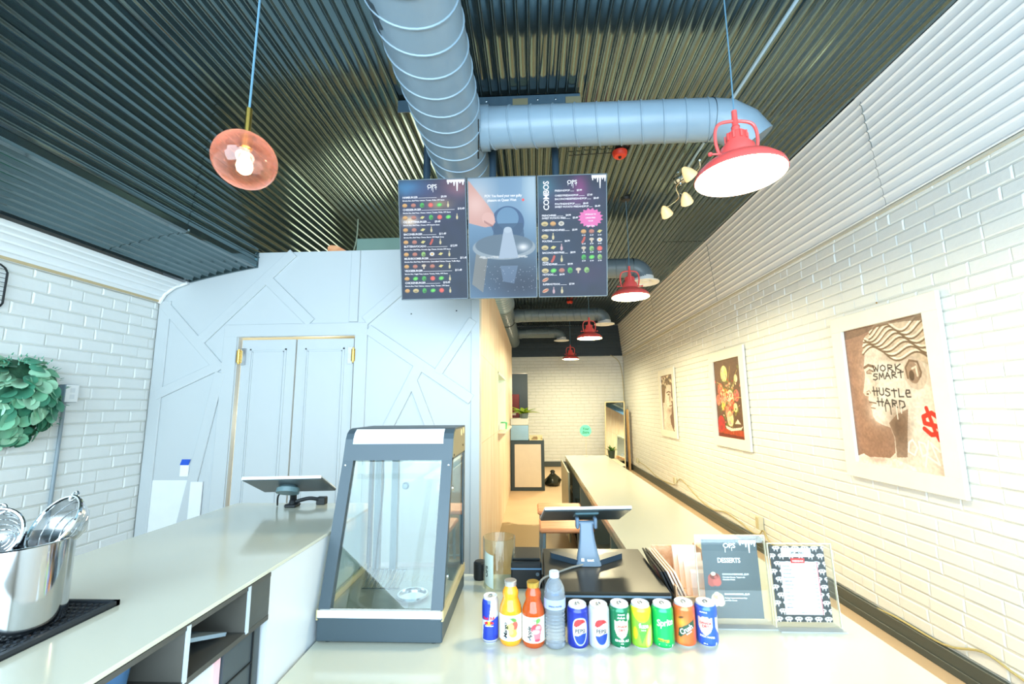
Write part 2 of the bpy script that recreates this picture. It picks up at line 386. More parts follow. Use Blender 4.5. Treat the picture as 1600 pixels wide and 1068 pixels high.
# brick walls ---------------------------------------------------------
def brick_mesh(L, H, D=0.03, b=0.006, seed=0):
    r = random.Random(seed); j = lambda a: r.uniform(-a, a)
    o = [(-L / 2, 0), (L / 2, 0), (L / 2, H), (-L / 2, H)]
    fr = [(x - math.copysign(b + abs(j(.002)), x), (z + b + abs(j(.002)) if z == 0 else z - b - abs(j(.002)))) for x, z in o]
    vs = [(x, D, z) for x, z in o] + [(x, b + j(.001), z) for x, z in o] + [(x, j(.0015), z) for x, z in fr]
    fs = [(8, 9, 10, 11)]
    for k in range(4):
        k2 = (k + 1) % 4; fs += [(k, k2, k2 + 4, k + 4), (k + 4, k2 + 4, k2 + 8, k + 8)]
    return vs, fs
BL, BH = 0.228, 0.0855
def brick_wall(name, wall_label, F, u0, u1, z0, z1, mats, skip=lambda u, z: False, nind=300, xrange=(0, 1600), backing=None, proud=0.003):
    """F(u, d, z): wall coordinate -> world, d = depth into the wall."""
    root = backing; stuff = MB(); cand = []
    rows = int((z1 - z0) / BH) + 1
    for r in range(rows):
        zz = z0 + r * BH; h = min(BH, z1 - zz) - 0.0085
        if h < 0.02: continue
        u = u0 - (0.5 * BL if r % 2 else 0.0) - random.uniform(0, .05)
        while u < u1:
            L = BL if random.random() > .1 else BL * .5
            a, b_ = max(u, u0), min(u + L, u1); u += L
            if b_ - a < 0.03: continue
            a += .0015; b_ -= .0015; uc = (a + b_) / 2; zc = zz + h / 2
            if skip(uc, zc): continue
            full = abs((b_ - a) - (BL - .003)) < 1e-4 and abs(h - (BH - .0085)) < 1e-4
            d = random.uniform(-proud, proud)
            px = pix(*F(uc, 0, zc)); score = 0
            if full and -20 < px[0] < 1620 and -20 < px[1] < 1088:
                p1 = pix(*F(a, 0, zc)); p2 = pix(*F(b_, 0, zc)); p3 = pix(*F(uc, 0, zz + h)); score = abs(p2[0] - p1[0]) * abs(p3[1] - px[1])
            cand.append((score, uc, zz, b_ - a, h, d))
    cand.sort(key=lambda t: -t[0]); ind = [c for c in cand[:nind] if c[0] > 0]; rest = cand[len(ind):]
    e = F(1, 0, 0); o0 = F(0, 0, 0); n_ = F(0, 1, 0)
    R = Matrix(((e[0] - o0[0], n_[0] - o0[0], 0, 0), (e[1] - o0[1], n_[1] - o0[1], 0, 0), (0, 0, 1, 0), (0, 0, 0, 1)))
    meshes = []
    for k in range(8):
        m = MB(); vs, fs = brick_mesh(BL - .003, BH - .0085, seed=k); m.add([tuple(R @ Vector(v)) for v in vs], fs); meshes.append(m.mesh('brick', mats[0]))
    for s_, uc, zz, L, h, d in ind:
        o = bpy.data.objects.new('brick', random.choice(meshes)); COL.objects.link(o); o.parent = root; o.location = F(uc, d, zz + random.uniform(-.0015, .0015))
    for k, (s_, uc, zz, L, h, d) in enumerate(rest):
        vs, fs = brick_mesh(L, h, seed=k % 50)
        stuff.add([F(uc + v[0], v[1] + d, zz + v[2]) for v in vs], fs)
    if rest:
        o = stuff.build('brickwork', mats[0], root); o['kind'] = 'stuff'
    return root
# right wall
w = structure(MB().box(XR + .0075, XR + .2, YF, YB + .2, 0, ZC + .1).build('wall_right', M_MORTAR), 'white painted brick wall with three framed posters', 'wall')
brick_wall('wall_right', '', lambda u, d, z: (XR + d, u, z), YF, YB, 0.14, ZBR, (M_BRICK,), backing=w,
           skip=lambda u, z: 1.12 < z < 2.24 and (2.85 < u < 3.62 or 5.4 < u < 6.2 or 8.0 < u < 8.75))
# left wall
w = structure(MB().box(XL - .2, XL - .006, YF, YB + .2, 0, ZC + .1).build('wall_left', M_MORTAR), 'white painted brick wall left of the pick-up counter', 'wall')
brick_wall('wall_left', '', lambda u, d, z: (XL - d, u, z), YF, YP, 0.0, ZBL, (M_BRICK,), backing=w)
# back wall with the doorway
DX0, DX1, DZ = -0.75, -0.13, 2.54
mb = MB(); mb.box(DX1, XR + .1, YB + .009, YB + .2, 0, ZC + .1).box(XL, DX0, YB + .009, YB + .2, 0, ZC + .1).box(DX0, DX1, YB + .009, YB + .2, DZ, ZC + .1)
w = structure(mb.build('wall_back', M_MORTAR), 'far white painted brick wall with a doorway and a black upper band', 'wall')
fb = lambda u, d, z: (u, YB + d, z)
brick_wall('wall_back', '', fb, DX1, XR, 0.14, 3.0, (M_BRICK,), backing=w, nind=250)
brick_wall('wall_back', '', fb, DX0, DX1, DZ, 3.0, (M_BRICK,), backing=w, nind=20)
brick_wall('wall_back', '', fb, -0.95, DX0, 0.0, 3.0, (M_BRICK,), backing=w, nind=0)
MB().box(-.95, XR, YB + .004, YB + .02, 3.0, ZC).build('black_backing', M_DARKBRICK, w)
st = MB(); 
for r in range(10):
    u = -0.9 - (.11 if r % 2 else 0)
    while u < XR:
        vs, fs = brick_mesh(BL - .006, BH - .0085, seed=r); st.add([(u + BL / 2 + v[0], YB + v[1], 3.0 + r * BH + v[2]) for v in vs], fs); u += BL
o = st.build('black_brickwork', M_DARKBRICK, w); o['kind'] = 'stuff'; o['label'] = 'black painted band of bricks under the ceiling'
# shopfront wall behind the camera, open window
mb = MB(); mb.box(XL, XR, YF - .12, YF, 0, .55).box(XL, XR, YF - .12, YF, 3.7, ZC + .1).box(XL, -2.95, YF - .12, YF, .55, 3.7).box(2.3, XR, YF - .12, YF, .55, 3.7)
structure(mb.build('wall_front', M_GREYWALL), 'shopfront wall around the large street window', 'wall')
mb = MB()
for x in (-2.95, -1.2, .55, 2.25): mb.box(x, x + .05, YF - .08, YF - .02, .55, 3.7)
mb.box(-2.95, 2.3, YF - .08, YF - .02, .55, .6).box(-2.95, 2.3, YF - .08, YF - .02, 3.65, 3.7).box(-2.95, 2.3, YF - .08, YF - .02, 2.9, 2.94)
structure(mb.build('window_1', M_BLACK), 'black framed shopfront window facing the street', 'window')

# corrugated ceiling ---------------------------------------------------
PITCH, AMP = 0.068, 0.015
ceil = structure(MB().box(XL - .1, XR + .1, YF, 15, ZC + .06, ZC + .16).build('ceiling', M_BLACK), 'charcoal corrugated metal ceiling', 'ceiling')
SEAMS = [YF, .2, 3.08, 5.95, 8.85, YB]
RIB = .42                     # share of the pitch taken by the rounded rib, the rest is flat pan
def rib_h(s, pitch, amp):
    d = (s / pitch - round(s / pitch)) / (RIB / 2)
    return amp * (.5 + .5 * math.cos(PI * d)) if abs(d) < 1 else 0.0
def rib_s(s0, s1, pitch):
    out = [s0]
    for k in range(int(math.floor(s0 / pitch)) - 1, int(math.ceil(s1 / pitch)) + 2):
        for j in range(-5, 6):
            v = (k + j / 5 * RIB / 2) * pitch
            if s0 + 1e-4 < v < s1 - 1e-4: out.append(v)
    return out + [s1]
def corr(P, s0, s1, y0, y1, name, m, parent, off=0.0, pitch=PITCH, amp=AMP):
    """P(s) -> (x, z, nx, nz): a corrugated sheet running along Y."""
    ss = rib_s(s0, s1, pitch); n = len(ss) - 1; mb = MB(); vs = []
    for yy in (y0, y1):
        for s in ss:
            x, z, nx, nz_ = P(s); a = rib_h(s, pitch, amp) + off - amp * .4
            vs.append((x + nx * a, yy, z + nz_ * a))
    fs = [(i, i + 1, i + n + 2, i + n + 1) for i in range(n)]
    mb.add(vs, fs); return mb.build(name, m, parent, smooth='all', fixn=False)
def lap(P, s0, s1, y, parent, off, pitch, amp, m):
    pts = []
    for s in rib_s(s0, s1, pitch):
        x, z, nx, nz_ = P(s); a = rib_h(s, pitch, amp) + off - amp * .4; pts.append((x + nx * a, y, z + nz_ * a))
    MB().tube(pts, .0028, 5).build('lap_shadow', m, parent)  # thin dark tube drawn as the shade at the sheet overlap
X0, X1 = -2.24, 2.43
nsh = 7; sw = PITCH * 10
for r in range(len(SEAMS) - 1):
    for k in range(nsh):
        a = k * sw - .012; b = min((k + 1) * sw + .012, X1 - X0)
        corr(lambda s: (X0 + s, ZC, 0, -1), a, b, SEAMS[r] - (.012 if r else 0), SEAMS[r + 1], 'corrugated_sheet', M_CEIL, ceil, off=0.002 * ((k + r) % 2) + (0.0015 if r % 2 else 0))
# dropped soffit on the left: vertical face, then the underside, then the curved white cove
SOFX, SOFZ = -2.36, 2.84
Ls = math.hypot(SOFX - X0, SOFZ - ZC)
def Pface(s): t = s / Ls; return (X0 + (SOFX - X0) * t, ZC + (SOFZ - ZC) * t, 0.99, -0.1)
def Punder(s): return (SOFX - s, SOFZ - 0.16 * s - 0.04 * s * s * 2, -0.15, -0.98)
for a, b in ((YF, .2), (.19, 2.78), (2.77, 6.0), (5.99, 9.85)):
    corr(Pface, 0, Ls * .52, a, b, 'soffit_sheet', M_CEIL, ceil, off=.003); corr(Pface, Ls * .5, Ls - .03, a, b, 'soffit_sheet', M_CEIL, ceil)
    if a > 5: continue
    b = min(b, YP)
    corr(Punder, .045, .60, a, b, 'soffit_sheet', M_CEIL, ceil)
    mb = MB(); mb.box(SOFX - .05, SOFX + .012, a, b - .002, SOFZ - .012, SOFZ + .05, bev=.012); mb.build('corner_flashing', M_CEIL, ceil, smooth=True)
rib = [(Punder(q)[0], Punder(q)[1]) for q in [.58 * k / 8 for k in range(9)]]
mb = MB(); mb.prism([(x, z - .012) for x, z in rib] + [(x, z + .022) for x, z in rib[::-1]], YP - .022, YP - .002, 'y').box(SOFX - .02, SOFX + .012, YP - .022, YP - .002, SOFZ - .012, SOFZ + .13)
structure(mb.build('trim_4', M_CEIL), 'dark end trim where the lowered ceiling meets the grey partition', 'trim')
# white corrugated strips
cl = [(-2.955, 2.70), (-3.06, 2.665), (-3.14, 2.61), (-3.19, 2.535)]
def poly_P(pts):
    seg = [math.hypot(pts[i + 1][0] - pts[i][0], pts[i + 1][1] - pts[i][1]) for i in range(len(pts) - 1)]; T = sum(seg)
    def P(s):
        s = max(0, min(T, s)); i = 0
        while i < len(seg) - 1 and s > seg[i]: s -= seg[i]; i += 1
        t = s / seg[i]; a, b = pts[i], pts[i + 1]; dx, dz = (b[0] - a[0]) / seg[i], (b[1] - a[1]) / seg[i]
        nx, nz_ = (-dz, dx)
        return (a[0] + (b[0] - a[0]) * t, a[1] + (b[1] - a[1]) * t, nx, nz_)
    return P, T
Pl, Tl = poly_P([(x, z) for x, z in cl])
tl = structure(MB().box(XL, XL + .02, YF, YP, ZBL - .004, ZBL + .02).build('trim_1', mat('raw_edge', (190, 170, 130), .6)), 'white corrugated cove strip above the left brick wall', 'trim')
for a, b in ((YF, .2), (.17, 2.2), (2.17, YP - .03)):
    corr(lambda s: (lambda q: (q[0], q[1], -q[2], -q[3]) if q[2] < 0 else q)(Pl(s)), 0, Tl, a, b, 'corrugated_sheet', M_WCORR, tl, pitch=.06, amp=.007)
MB().tube([(XL + .25, YP - .02, 2.705), (XL + .14, YP - .02, 2.67), (XL + .06, YP - .02, 2.61), (XL + .015, YP - .02, 2.53)], .014, 8).build('cove_end_trim', M_WHITE, tl, smooth=True)
tr2 = structure(MB().box(XR - .012, XR + .02, YF, YB, ZBR - .012, ZBR + .006).build('trim_2', mat('cream_moulding', (206, 202, 186), .7)), 'white corrugated strip between the dark ceiling and the right brick wall', 'trim')  # cream moulding strip along the top of the bricks
RT = math.hypot(.09, ZC - ZBR)
def Pr(s): t = s / RT; return (XR - .012 - .09 * (1 - t), ZC - (ZC - ZBR) * t, -1, -.1)
for i in range(len(SEAMS) - 1):
    corr(Pr, 0, RT * .5, SEAMS[i] - (.03 if i else 0), SEAMS[i + 1], 'corrugated_sheet', M_WCORR, tr2, off=.003 * (i % 2), pitch=.072, amp=.010)
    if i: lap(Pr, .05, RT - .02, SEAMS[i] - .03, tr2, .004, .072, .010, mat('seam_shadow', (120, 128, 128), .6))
    corr(Pr, RT * .48, RT - .008, SEAMS[i] - (.03 if i else 0), SEAMS[i + 1], 'corrugated_sheet', M_WCORR, tr2, off=.003 * (i % 2) + .003, pitch=.072, amp=.010)
# skirtings
bb = MB(); bb.box(XR - .022, XR + .01, YF, YB, 0, .13, bev=.004)
o = structure(bb.build('baseboard_right', mat('dark_grey_skirting', (70, 78, 74), .4)), 'dark grey skirting board along the right brick wall', 'skirting')
MB().box(XR - .03, XR - .02, YF, YB, 0, .05, bev=.003).build('shoe_moulding', MATS['dark_grey_skirting'], o)
structure(MB().box(DX1, XR - .03, YB - .02, YB + .01, 0, .13, bev=.004).build('baseboard_back', MATS['dark_grey_skirting']), 'dark grey skirting board along the far wall', 'skirting')

# grey partition with raised trim boards --------------------------------
XPR = -0.425; ZPT = 2.965; DA, DB, DTOP = -2.47, -1.47, 2.225
pm = MB()
pm.box(XL, DA, YP, YP + .05, 0, ZPT).box(DB, XPR, YP, YP + .05, 0, ZPT).box(DA, DB, YP, YP + .05, DTOP, ZPT).box(XPR - .15, XPR, YP + .05, YP + .12, 0, ZPT)
part = structure(pm.build('wall_partition', M_GREYWALL), 'pale grey partition with raised geometric trim boards and double doors', 'wall')
TB0 = .0125; NB = [0]
def board(p, q, wd, ext=0.0):
    NB[0] += 1; TB = TB0 + .00035 * NB[0]
    p = Vector((p[0], p[1])); q = Vector((q[0], q[1])); d = (q - p).normalized(); n = Vector((-d.y, d.x)) * wd / 2
    p = p - d * ext; q = q + d * ext; pts = [p - n, q - n, q + n, p + n]; b = .003
    c = (p + q) / 2; ins = [p - n + d * b + n.normalized() * b, q - n - d * b + n.normalized() * b, q + n - d * b - n.normalized() * b, p + n + d * b - n.normalized() * b]
    vs = [(v.x, YP, v.y) for v in pts] + [(v.x, YP - TB + b, v.y) for v in pts] + [(v.x, YP - TB, v.y) for v in ins]
    fs = [(8, 9, 10, 11)]
    for k in range(4):
        k2 = (k + 1) % 4; fs += [(k, k2, k2 + 4, k + 4), (k + 4, k2 + 4, k2 + 8, k + 8)]
    MB().add(vs, fs).build('trim_board', M_GREYWALL, part)
board((XL + .06, 0), (XL + .06, 2.55), .10)                      # left upright
board((XPR - .035, 0), (XPR - .035, ZPT), .07)                   # right upright
board((-2.535, 0), (-2.535, 2.33), .115); board((-1.415, 0), (-1.415, 2.33), .105); board((-2.59, 2.28), (-1.362, 2.28), .105)   # door casing
BW = .085
board((-3.15, 2.52), (-2.60, 1.955), BW); board((-2.04, 2.955), (-2.82, 2.18), BW); board((-2.25, 2.72), (-1.85, 2.34), BW)
board((-3.14, 1.745), (-2.60, 1.995), .08); board((-2.60, 1.93), (-2.83, .6), BW)
board((-1.39, 2.345), (-.72, 2.93), BW); board((-1.36, 2.275), (-.49, 1.685), BW); board((-.90, 2.01), (-1.35, 1.1), BW); board((-.985, 1.87), (-.70, 1.17), .075)
board((-.48, 2.34), (-.77, 1.90), .075); board((-1.487, 2.96), (-1.487, 2.34), .075)
mb = MB().box(-3.12, -2.78, YP - .004, YP, .3, 1.06).box(-2.76, -2.66, YP - .017, YP - .01, .3, 1.05)
o = mb.build('paint_patch', mat('fresh_white_primer', (228, 232, 236), .5), part); o['label'] = 'patch of fresh white primer low on the partition'
for x, z in ((-1.0, 2.4), (-.62, 2.42)):
    MB().lathe([(0, 0), (.006, 0)], 10, M=Matrix.Translation((x, YP - .002, z)) @ Matrix.Rotation(PI / 2, 4, 'X')).build('screw_hole', M_BLACK, part)
# double doors
def door(num, x0, x1, side, label):
    d = structure(MB().box(x0, x1, YP + .01, YP + .045, .02, DTOP - .022, bev=.002).build('door_%d' % num, M_GREYWALL), label, 'door')
    m = MB(); a, b, z0, z1 = x0 + .075, x1 - .075, .12, DTOP - .10
    for k, t in ((0, .012), (.022, .006)):
        A, B, Z0, Z1 = a + k, b - k, z0 + k, z1 - k; y = YP + .01
        m.box(A, A + t, y - .006, y, Z0, Z1).box(B - t, B, y - .006, y, Z0, Z1).box(A, B, y - .006, y, Z0, Z0 + t).box(A, B, y - .006, y, Z1 - t, Z1)
    m.build('panel_moulding', M_GREYWALL, d)
    hx = x0 - .008 if side < 0 else x1 + .008
    for z in (2.06, .45):
        h = MB(); h.tube([(hx, YP - .012, z - .05), (hx, YP - .012, z + .05)], .017, 14).tube([(hx, YP - .012, z - .062), (hx, YP - .012, z + .062)], .009, 10)
        hob = h.build('hinge', M_BRASS, d, smooth=True)
        pl = MB().box(hx + (.012 if side < 0 else -.05), hx + (.05 if side < 0 else -.012), YP - .004, YP + .011, z - .07, z + .07)
        pl.build('hinge_plate', M_STEEL, hob)
door(1, DA + .028, -1.978, -1, 'left leaf of the pale grey double doors in the partition')
door(2, -1.966, DB - .012, 1, 'right leaf of the pale grey double doors in the partition')

# wooden corridor wall with a serving hatch ------------------------------
YW0, YW1, HY0, HY1, HZ0, HZ1 = YP + .12, 9.85, 5.8, 7.4, 1.31, 2.09
mb = MB()
for y0, y1, z0, z1 in ((YW0, HY0, 0, ZPT), (HY1, YW1, 0, ZPT), (HY0, HY1, 0, HZ0), (HY0, HY1, HZ1, ZPT)): mb.box(XW - .1, XW, y0, y1, z0, z1)
ww = structure(mb.build('wall_corridor', M_WOODWALL), 'pale wood panelled wall along the work aisle with a serving hatch', 'wall')
ys = [YW0, 4.75, HY0]
mb = MB()
for y0, y1 in ((YW0 - .12, 4.87), (4.88, 6.08), (6.09, 7.3), (7.31, 8.52), (8.53, YW1)):
    for z0, z1 in ((0.0, HZ0), (HZ1, ZPT)): MB().box(XW, XW + .008, y0, y1, z0 + .002, z1 - .002).build('wood_panel', M_WOODWALL, ww)
for y0, y1 in ((YW0 - .12, 4.87), (4.88, HY0), (HY1, 8.52), (8.53, YW1)): MB().box(XW, XW + .008, y0, y1, HZ0 + .001, HZ1 - .001).build('wood_panel', M_WOODWALL, ww)
wf = MB(); t = .03
wf.box(XW - .12, XW + .014, HY0, HY0 + t, HZ0, HZ1).box(XW - .12, XW + .014, HY1 - t, HY1, HZ0, HZ1).box(XW - .12, XW + .014, HY0, HY1, HZ1 - t, HZ1)
wo = structure(wf.build('window_2', mat('hatch_mint_paint', (206, 226, 214), .4)), 'mint painted serving hatch in the wooden wall', 'window')
MB().box(XW - .14, XW + .11, HY0 - .03, HY1, HZ0 - .03, HZ0, bev=.004).build('sill', M_WOODWALL, wo)
# kitchen behind the partition: its inner wall seen through the hatch
structure(MB().box(XL, XW - .1, YW1, YW1 + .1, 0, ZPT).build('wall_kitchen', mat('kitchen_mint_wall', (204, 226, 216), .5)), 'mint kitchen wall seen through the serving hatch', 'wall')
# room beyond the doorway
mb = MB(); mb.box(-2.2, 1.2, 14.6, 14.7, 0, 3).box(-2.2, -2.1, YB + .2, 14.6, 0, 3).box(1.1, 1.2, YB + .2, 14.6, 0, 3).box(-2.2, 1.2, YB + .2, 14.7, 2.75, 2.85)
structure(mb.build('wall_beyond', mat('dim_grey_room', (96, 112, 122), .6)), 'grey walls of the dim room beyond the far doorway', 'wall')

# ================================================================== DUCTS
def spiral(mb, axis, y0, y1, r, c, pitch=.145, n=40, ridge=.006):
    """helical seam duct; axis 'y': c = (x, z); axis 'x': c = (y, z)."""
    rows = []; k0 = int(math.floor(y0 / pitch)) - 1; k1 = int(math.ceil(y1 / pitch)) + 1
    for k in range(k0, k1):
        for f, dr in ((0, 0), (.02, ridge), (.06, ridge), (.08, 0), (.5, 0)): rows.append(((k + f) * pitch, dr))
    vs = []
    for y, dr in rows:
        for i in range(n):
            a = 2 * PI * i / n; yy = y + pitch * (math.sin(a) * .5 + .5) * .5; q = min(max(yy, y0), y1); rr = r + dr
            vs.append((c[0] + rr * math.sin(a), q, c[1] + rr * math.cos(a)) if axis == 'y' else (q, c[0] + rr * math.sin(a), c[1] + rr * math.cos(a)))
    fs = [(j * n + i, j * n + (i + 1) % n, (j + 1) * n + (i + 1) % n, (j + 1) * n + i) for j in range(len(rows) - 1) for i in range(n)]
    return mb.add(vs, fs)
DX, DZC, DR = -.50, 3.43, .203
dt = thing('ventilation_duct', 'thick grey spiral duct running away under the dark ceiling', 'duct', (0, 0, 0))
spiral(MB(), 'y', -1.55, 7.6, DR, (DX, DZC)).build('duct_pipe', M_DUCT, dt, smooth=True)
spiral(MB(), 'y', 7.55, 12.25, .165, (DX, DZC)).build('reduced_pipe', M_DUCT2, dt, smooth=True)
for y in (7.58,): MB().lathe([(.17, -.05), (.212, -.04), (.212, .04), (.207, .05)], 40, M=Matrix.Translation((DX, y, DZC)) @ Matrix.Rotation(PI / 2, 4, 'X')).build('duct_collar', M_DUCT2, dt, smooth=True)
for y in (.9, 4.6, 9.0):
    m = MB(); rr = DR + .006 if y < 7 else .172
    m.tube([(DX + rr * math.cos(a), y, DZC + rr * math.sin(a)) for a in [PI * 2 * k / 40 for k in range(41)]], .007, 6)
    m.tube([(DX - rr, y, DZC), (DX - rr, y, ZC + .03)], .006, 6).tube([(DX + rr, y, DZC), (DX + rr, y, ZC + .03)], .006, 6)
    m.build('hanger_strap', M_BLACK, dt)
# flaking paint on the big duct near the shopfront
M_FLAKE = mat('bare_dark_metal', (62, 76, 86), .5)
fl = MB()
for (yc, ac, sc_) in ((1.38, -2.15, .05), (1.62, -2.25, .075), (1.74, -2.1, .045), (1.5, -2.32, .05)):
    pts = []
    for k in range(14):
        q = sc_ * (0.45 + .55 * random.random()); t = 2 * PI * k / 14
        a = ac + 1.0 * q * math.cos(t) / DR; y = yc + 1.3 * q * math.sin(t); pts.append((DX + (DR + .0015) * math.sin(a), y, DZC + (DR + .0015) * math.cos(a)))
    cpt = (DX + (DR + .0025) * math.sin(ac), yc, DZC + (DR + .0025) * math.cos(ac))
    fl.add([cpt] + pts, [(0, k + 1, (k + 1) % 14 + 1) for k in range(14)])
o = fl.build('flaked_paint', M_FLAKE, dt); o['label'] = 'dark flaked paint patches on the duct side'
MB().tube([(DX + .195, 2.45, DZC - .06), (DX + .16, 2.75, DZC - .135)], .005, 6).build('sealant_seam', M_BLACK, dt)
def branch(y, r, xend, label, elbow, m):
    t = thing('branch_duct', label, 'duct', (0, 0, 0), group='branch ducts off the main duct')
    zb = DZC + (DR - r) * .3
    spiral(MB(), 'x', DX + DR * .8, xend, r, (y, zb), .14, 32).build('duct_pipe', m, t, smooth=True)
    MB().lathe([(r + .012, -.03), (r + .012, .03)], 32, M=Matrix.Translation((DX + DR + .015, y, zb)) @ Matrix.Rotation(PI / 2, 4, 'Y')).build('saddle_collar', m, t, smooth=True)
    if elbow == 'down':
        mb = MB(); R = r * 1.15; pts = []
        for k in range(6):
            a = (PI / 2) * k / 5; pts.append((xend + R * math.sin(a), y, zb - R + R * math.cos(a)))
        mb.tube(pts, r, 32, caps=False)
        for p, q in zip(pts[:-1], pts[1:]): pass
        mb.build('elbow', m, t, smooth=True)
        x = xend + R; z = zb - R
        MB().lathe([(r, .02), (r, -.03), (r + .07, -.05), (r + .07, -.062), (r - .005, -.055), (r * .75, -.02)], 36, c=(x, y, z)).build('diffuser_ring', M_WHITE, t, smooth=True)
        MB().lathe([(0.001, -.05), (r * .55, -.05), (r * .62, -.035), (.02, -.01)], 30, c=(x, y, z)).build('diffuser_cone', M_WHITE, t, smooth=True)
    else:
        mb = MB(); pts = [(xend - .01, y, zb), (xend + .10, y, zb - .01), (xend + .2, y, zb - .07), (xend + .27, y, zb - .17)]
        mb.tube(pts, r, 32, caps=False); mb.build('elbow', m, t, smooth=True)
        MB().lathe([(r * .98, .0), (r * .5, -.01), (.001, -.012)], 30, M=Matrix.Translation(pts[-1]) @ Vector((1, 0, 0)).rotation_difference(Vector((1, 0, 0))).to_matrix().to_4x4() @ Matrix.Rotation(PI * .80, 4, 'Y')).build('grille', M_DUCT2, t)
    return t
branch(2.66, .130, 1.17, 'grey branch duct crossing above the three menu screens to the first red lamp', 'angled', M_DUCT)
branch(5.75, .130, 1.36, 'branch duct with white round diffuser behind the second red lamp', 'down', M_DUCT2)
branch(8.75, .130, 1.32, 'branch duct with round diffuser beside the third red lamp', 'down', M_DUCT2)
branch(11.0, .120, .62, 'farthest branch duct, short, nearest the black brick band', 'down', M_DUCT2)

# ================================================================== PENDANT LAMPS
def red_lamp(y, x, z, label, first=None, tilt=0.0):
    zt = ZC
    r = thing('pendant_lamp', label, 'lamp', (x, y, z), group='red pendant lamps along the right wall')
    if first is None:
        prof = [(.040, .205), (.044, .20), (.046, .165), (.075, .13), (.078, .10), (.082, .085), (.105, .072), (.16, .045), (.193, .012), (.2, -.012), (.197, -.016)]
        MB().lathe(prof, 44).build('shade', M_RED, r, smooth=True)
        inn = [(.196, -.0155), (.188, .010), (.155, .040), (.10, .066), (.05, .085), (.001, .09)]
        MB().lathe(inn, 44).build('shade_lining', mat('white_enamel', (245, 244, 240), .35), r, smooth=True)
        MB().lathe([(.001, .0), (.12, -.001), (.181, .006), (.183, .012)], 40).build('diffuser', M_LAMPGLOW, r, smooth=True)
        MB().lathe([(.001, .24), (.018, .24), (.022, .20), (.044, .203)], 24).build('socket_cap', M_RED, r, smooth=True)
        m = MB()
        for k in range(10):
            a = 2 * PI * k / 10; m.box(-.004, .004, -.052, -.046, .165, .2, M=Matrix.Rotation(a, 4, 'Z'))
        m.build('cooling_fin', M_RED, r)['kind'] = 'stuff'
        yk = MB(); yk.tube(smoothpath([(-.085, 0, .10), (-.098, 0, .16), (-.095, 0, .225), (-.07, 0, .262), (0, 0, .272), (.07, 0, .262), (.095, 0, .225), (.098, 0, .16), (.085, 0, .10)], 5), .0075, 8)
        yk.build('yoke', M_RED, r, smooth=True)
        for s in (-1, 1):
            b = MB().tube([(s * .07, 0, .105), (s * .125, 0, .105)], .005, 8); b.lathe([(.001, -.011), (.010, -.006), (.010, .006), (.001, .011)], 12, c=(s * .128, 0, .105)); b.build('thumb_screw', M_RED, r, smooth=True)
        MB().lathe([(.001, .33), (.012, .325), (.014, .25), (.02, .24)], 16).build('stem', M_RED, r, smooth=True)
    else:
        for ch in first.children:
            if ch.name.startswith('cord') or ch.name.startswith('ceiling_rose'): continue
            c = ch.copy(); COL.objects.link(c); c.parent = r
    MB().tube([(0, 0, .32), (.004, .004, (zt - z) * .5), (0, 0, zt - z + .02)], .0035, 6).build('cord', mat('blue_grey_cord', (92, 132, 156), .5), r)
    MB().lathe([(.001, -.03), (.045, -.025), (.055, .0)], 20, c=(0, 0, zt - z + .002)).build('ceiling_rose', M_BLACK, r, smooth=True)
    return r
LZ = 2.70
l1 = red_lamp(1.975, .99, 2.70, 'large red enamel pendant lamp, nearest, beside the end of the first branch duct')
for i, (y, x, z, lb) in enumerate(((4.58, 1.055, 2.775, 'second red pendant lamp, right of the menu screens'), (6.95, .925, 2.70, 'third red pendant lamp, in front of the third branch duct'), (10.4, .92, 2.735, 'smallest, farthest red pendant lamp, before the far brick wall'))):
    red_lamp(y, x, z, lb, l1)
for y, x, z in ((1.975, .99, 2.70), (4.58, 1.055, 2.775), (6.95, .925, 2.70), (10.4, .92, 2.735)):
    l = bpy.data.lights.new('lamp_light', 'AREA'); l.shape = 'DISK'; l.size = .34; l.energy = LAMP_POWER * (.56 if y < 3 else 1.05 if y < 6 else 1.6); l.color = WARM
    o = bpy.data.objects.new('lamp_light', l); o.location = (x, y, z - .02); COL.objects.link(o)
# amber glass globe
g = thing('globe_pendant_lamp', 'rose amber glass globe pendant on a blue cord with brass stem', 'lamp', (-1.005, 1.4, 2.5))
Mg = Matrix.Rotation(.16, 4, 'Y') @ Matrix.Rotation(-.12, 4, 'X')
prof = [(.012, .095)] + [(.104 * math.cos(t) ** .9 if abs(t) < PI / 2 else 0, .096 * math.sin(t)) for t in [PI / 2 * .93 - PI * .965 * k / 22 for k in range(22)]] + [(.001, -.096)]
M_AMBER = rose_glass('rose_amber_glass', (1.0, .74, .66), (.90, .42, .32))
MB().lathe(prof, 48, M=Mg).build('glass_globe', M_AMBER, g, smooth=True)
MB().lathe([(.001, .2), (.011, .2), (.011, .095), (.02, .09), (.02, .045), (.001, .04)], 20).build('brass_stem', M_BRASS, g, smooth=True)
MB().lathe([(.001, .03), (.012, .025), (.015, .010), (.024, -.008), (.027, -.024), (.022, -.042), (.012, -.05), (.001, -.053)], 24).build('bulb', mat('warm_bulb', (255, 240, 220), .4, emis=(255, 222, 180), estr=14), g, smooth=True)
MB().tube([(0, 0, .2), (.004, 0, .6), (.0, 0, ZC - 2.5 + .02)], .004, 6).build('cord', MATS['blue_grey_cord'], g)
MB().lathe([(.001, -.03), (.045, -.025), (.055, 0)], 20, c=(0, 0, ZC - 2.5 + .002)).build('ceiling_rose', M_BLACK, g, smooth=True)
point_light('globe_bulb_light', (-1.005, 1.4, 2.47), 3, (1, .75, .55), .04)

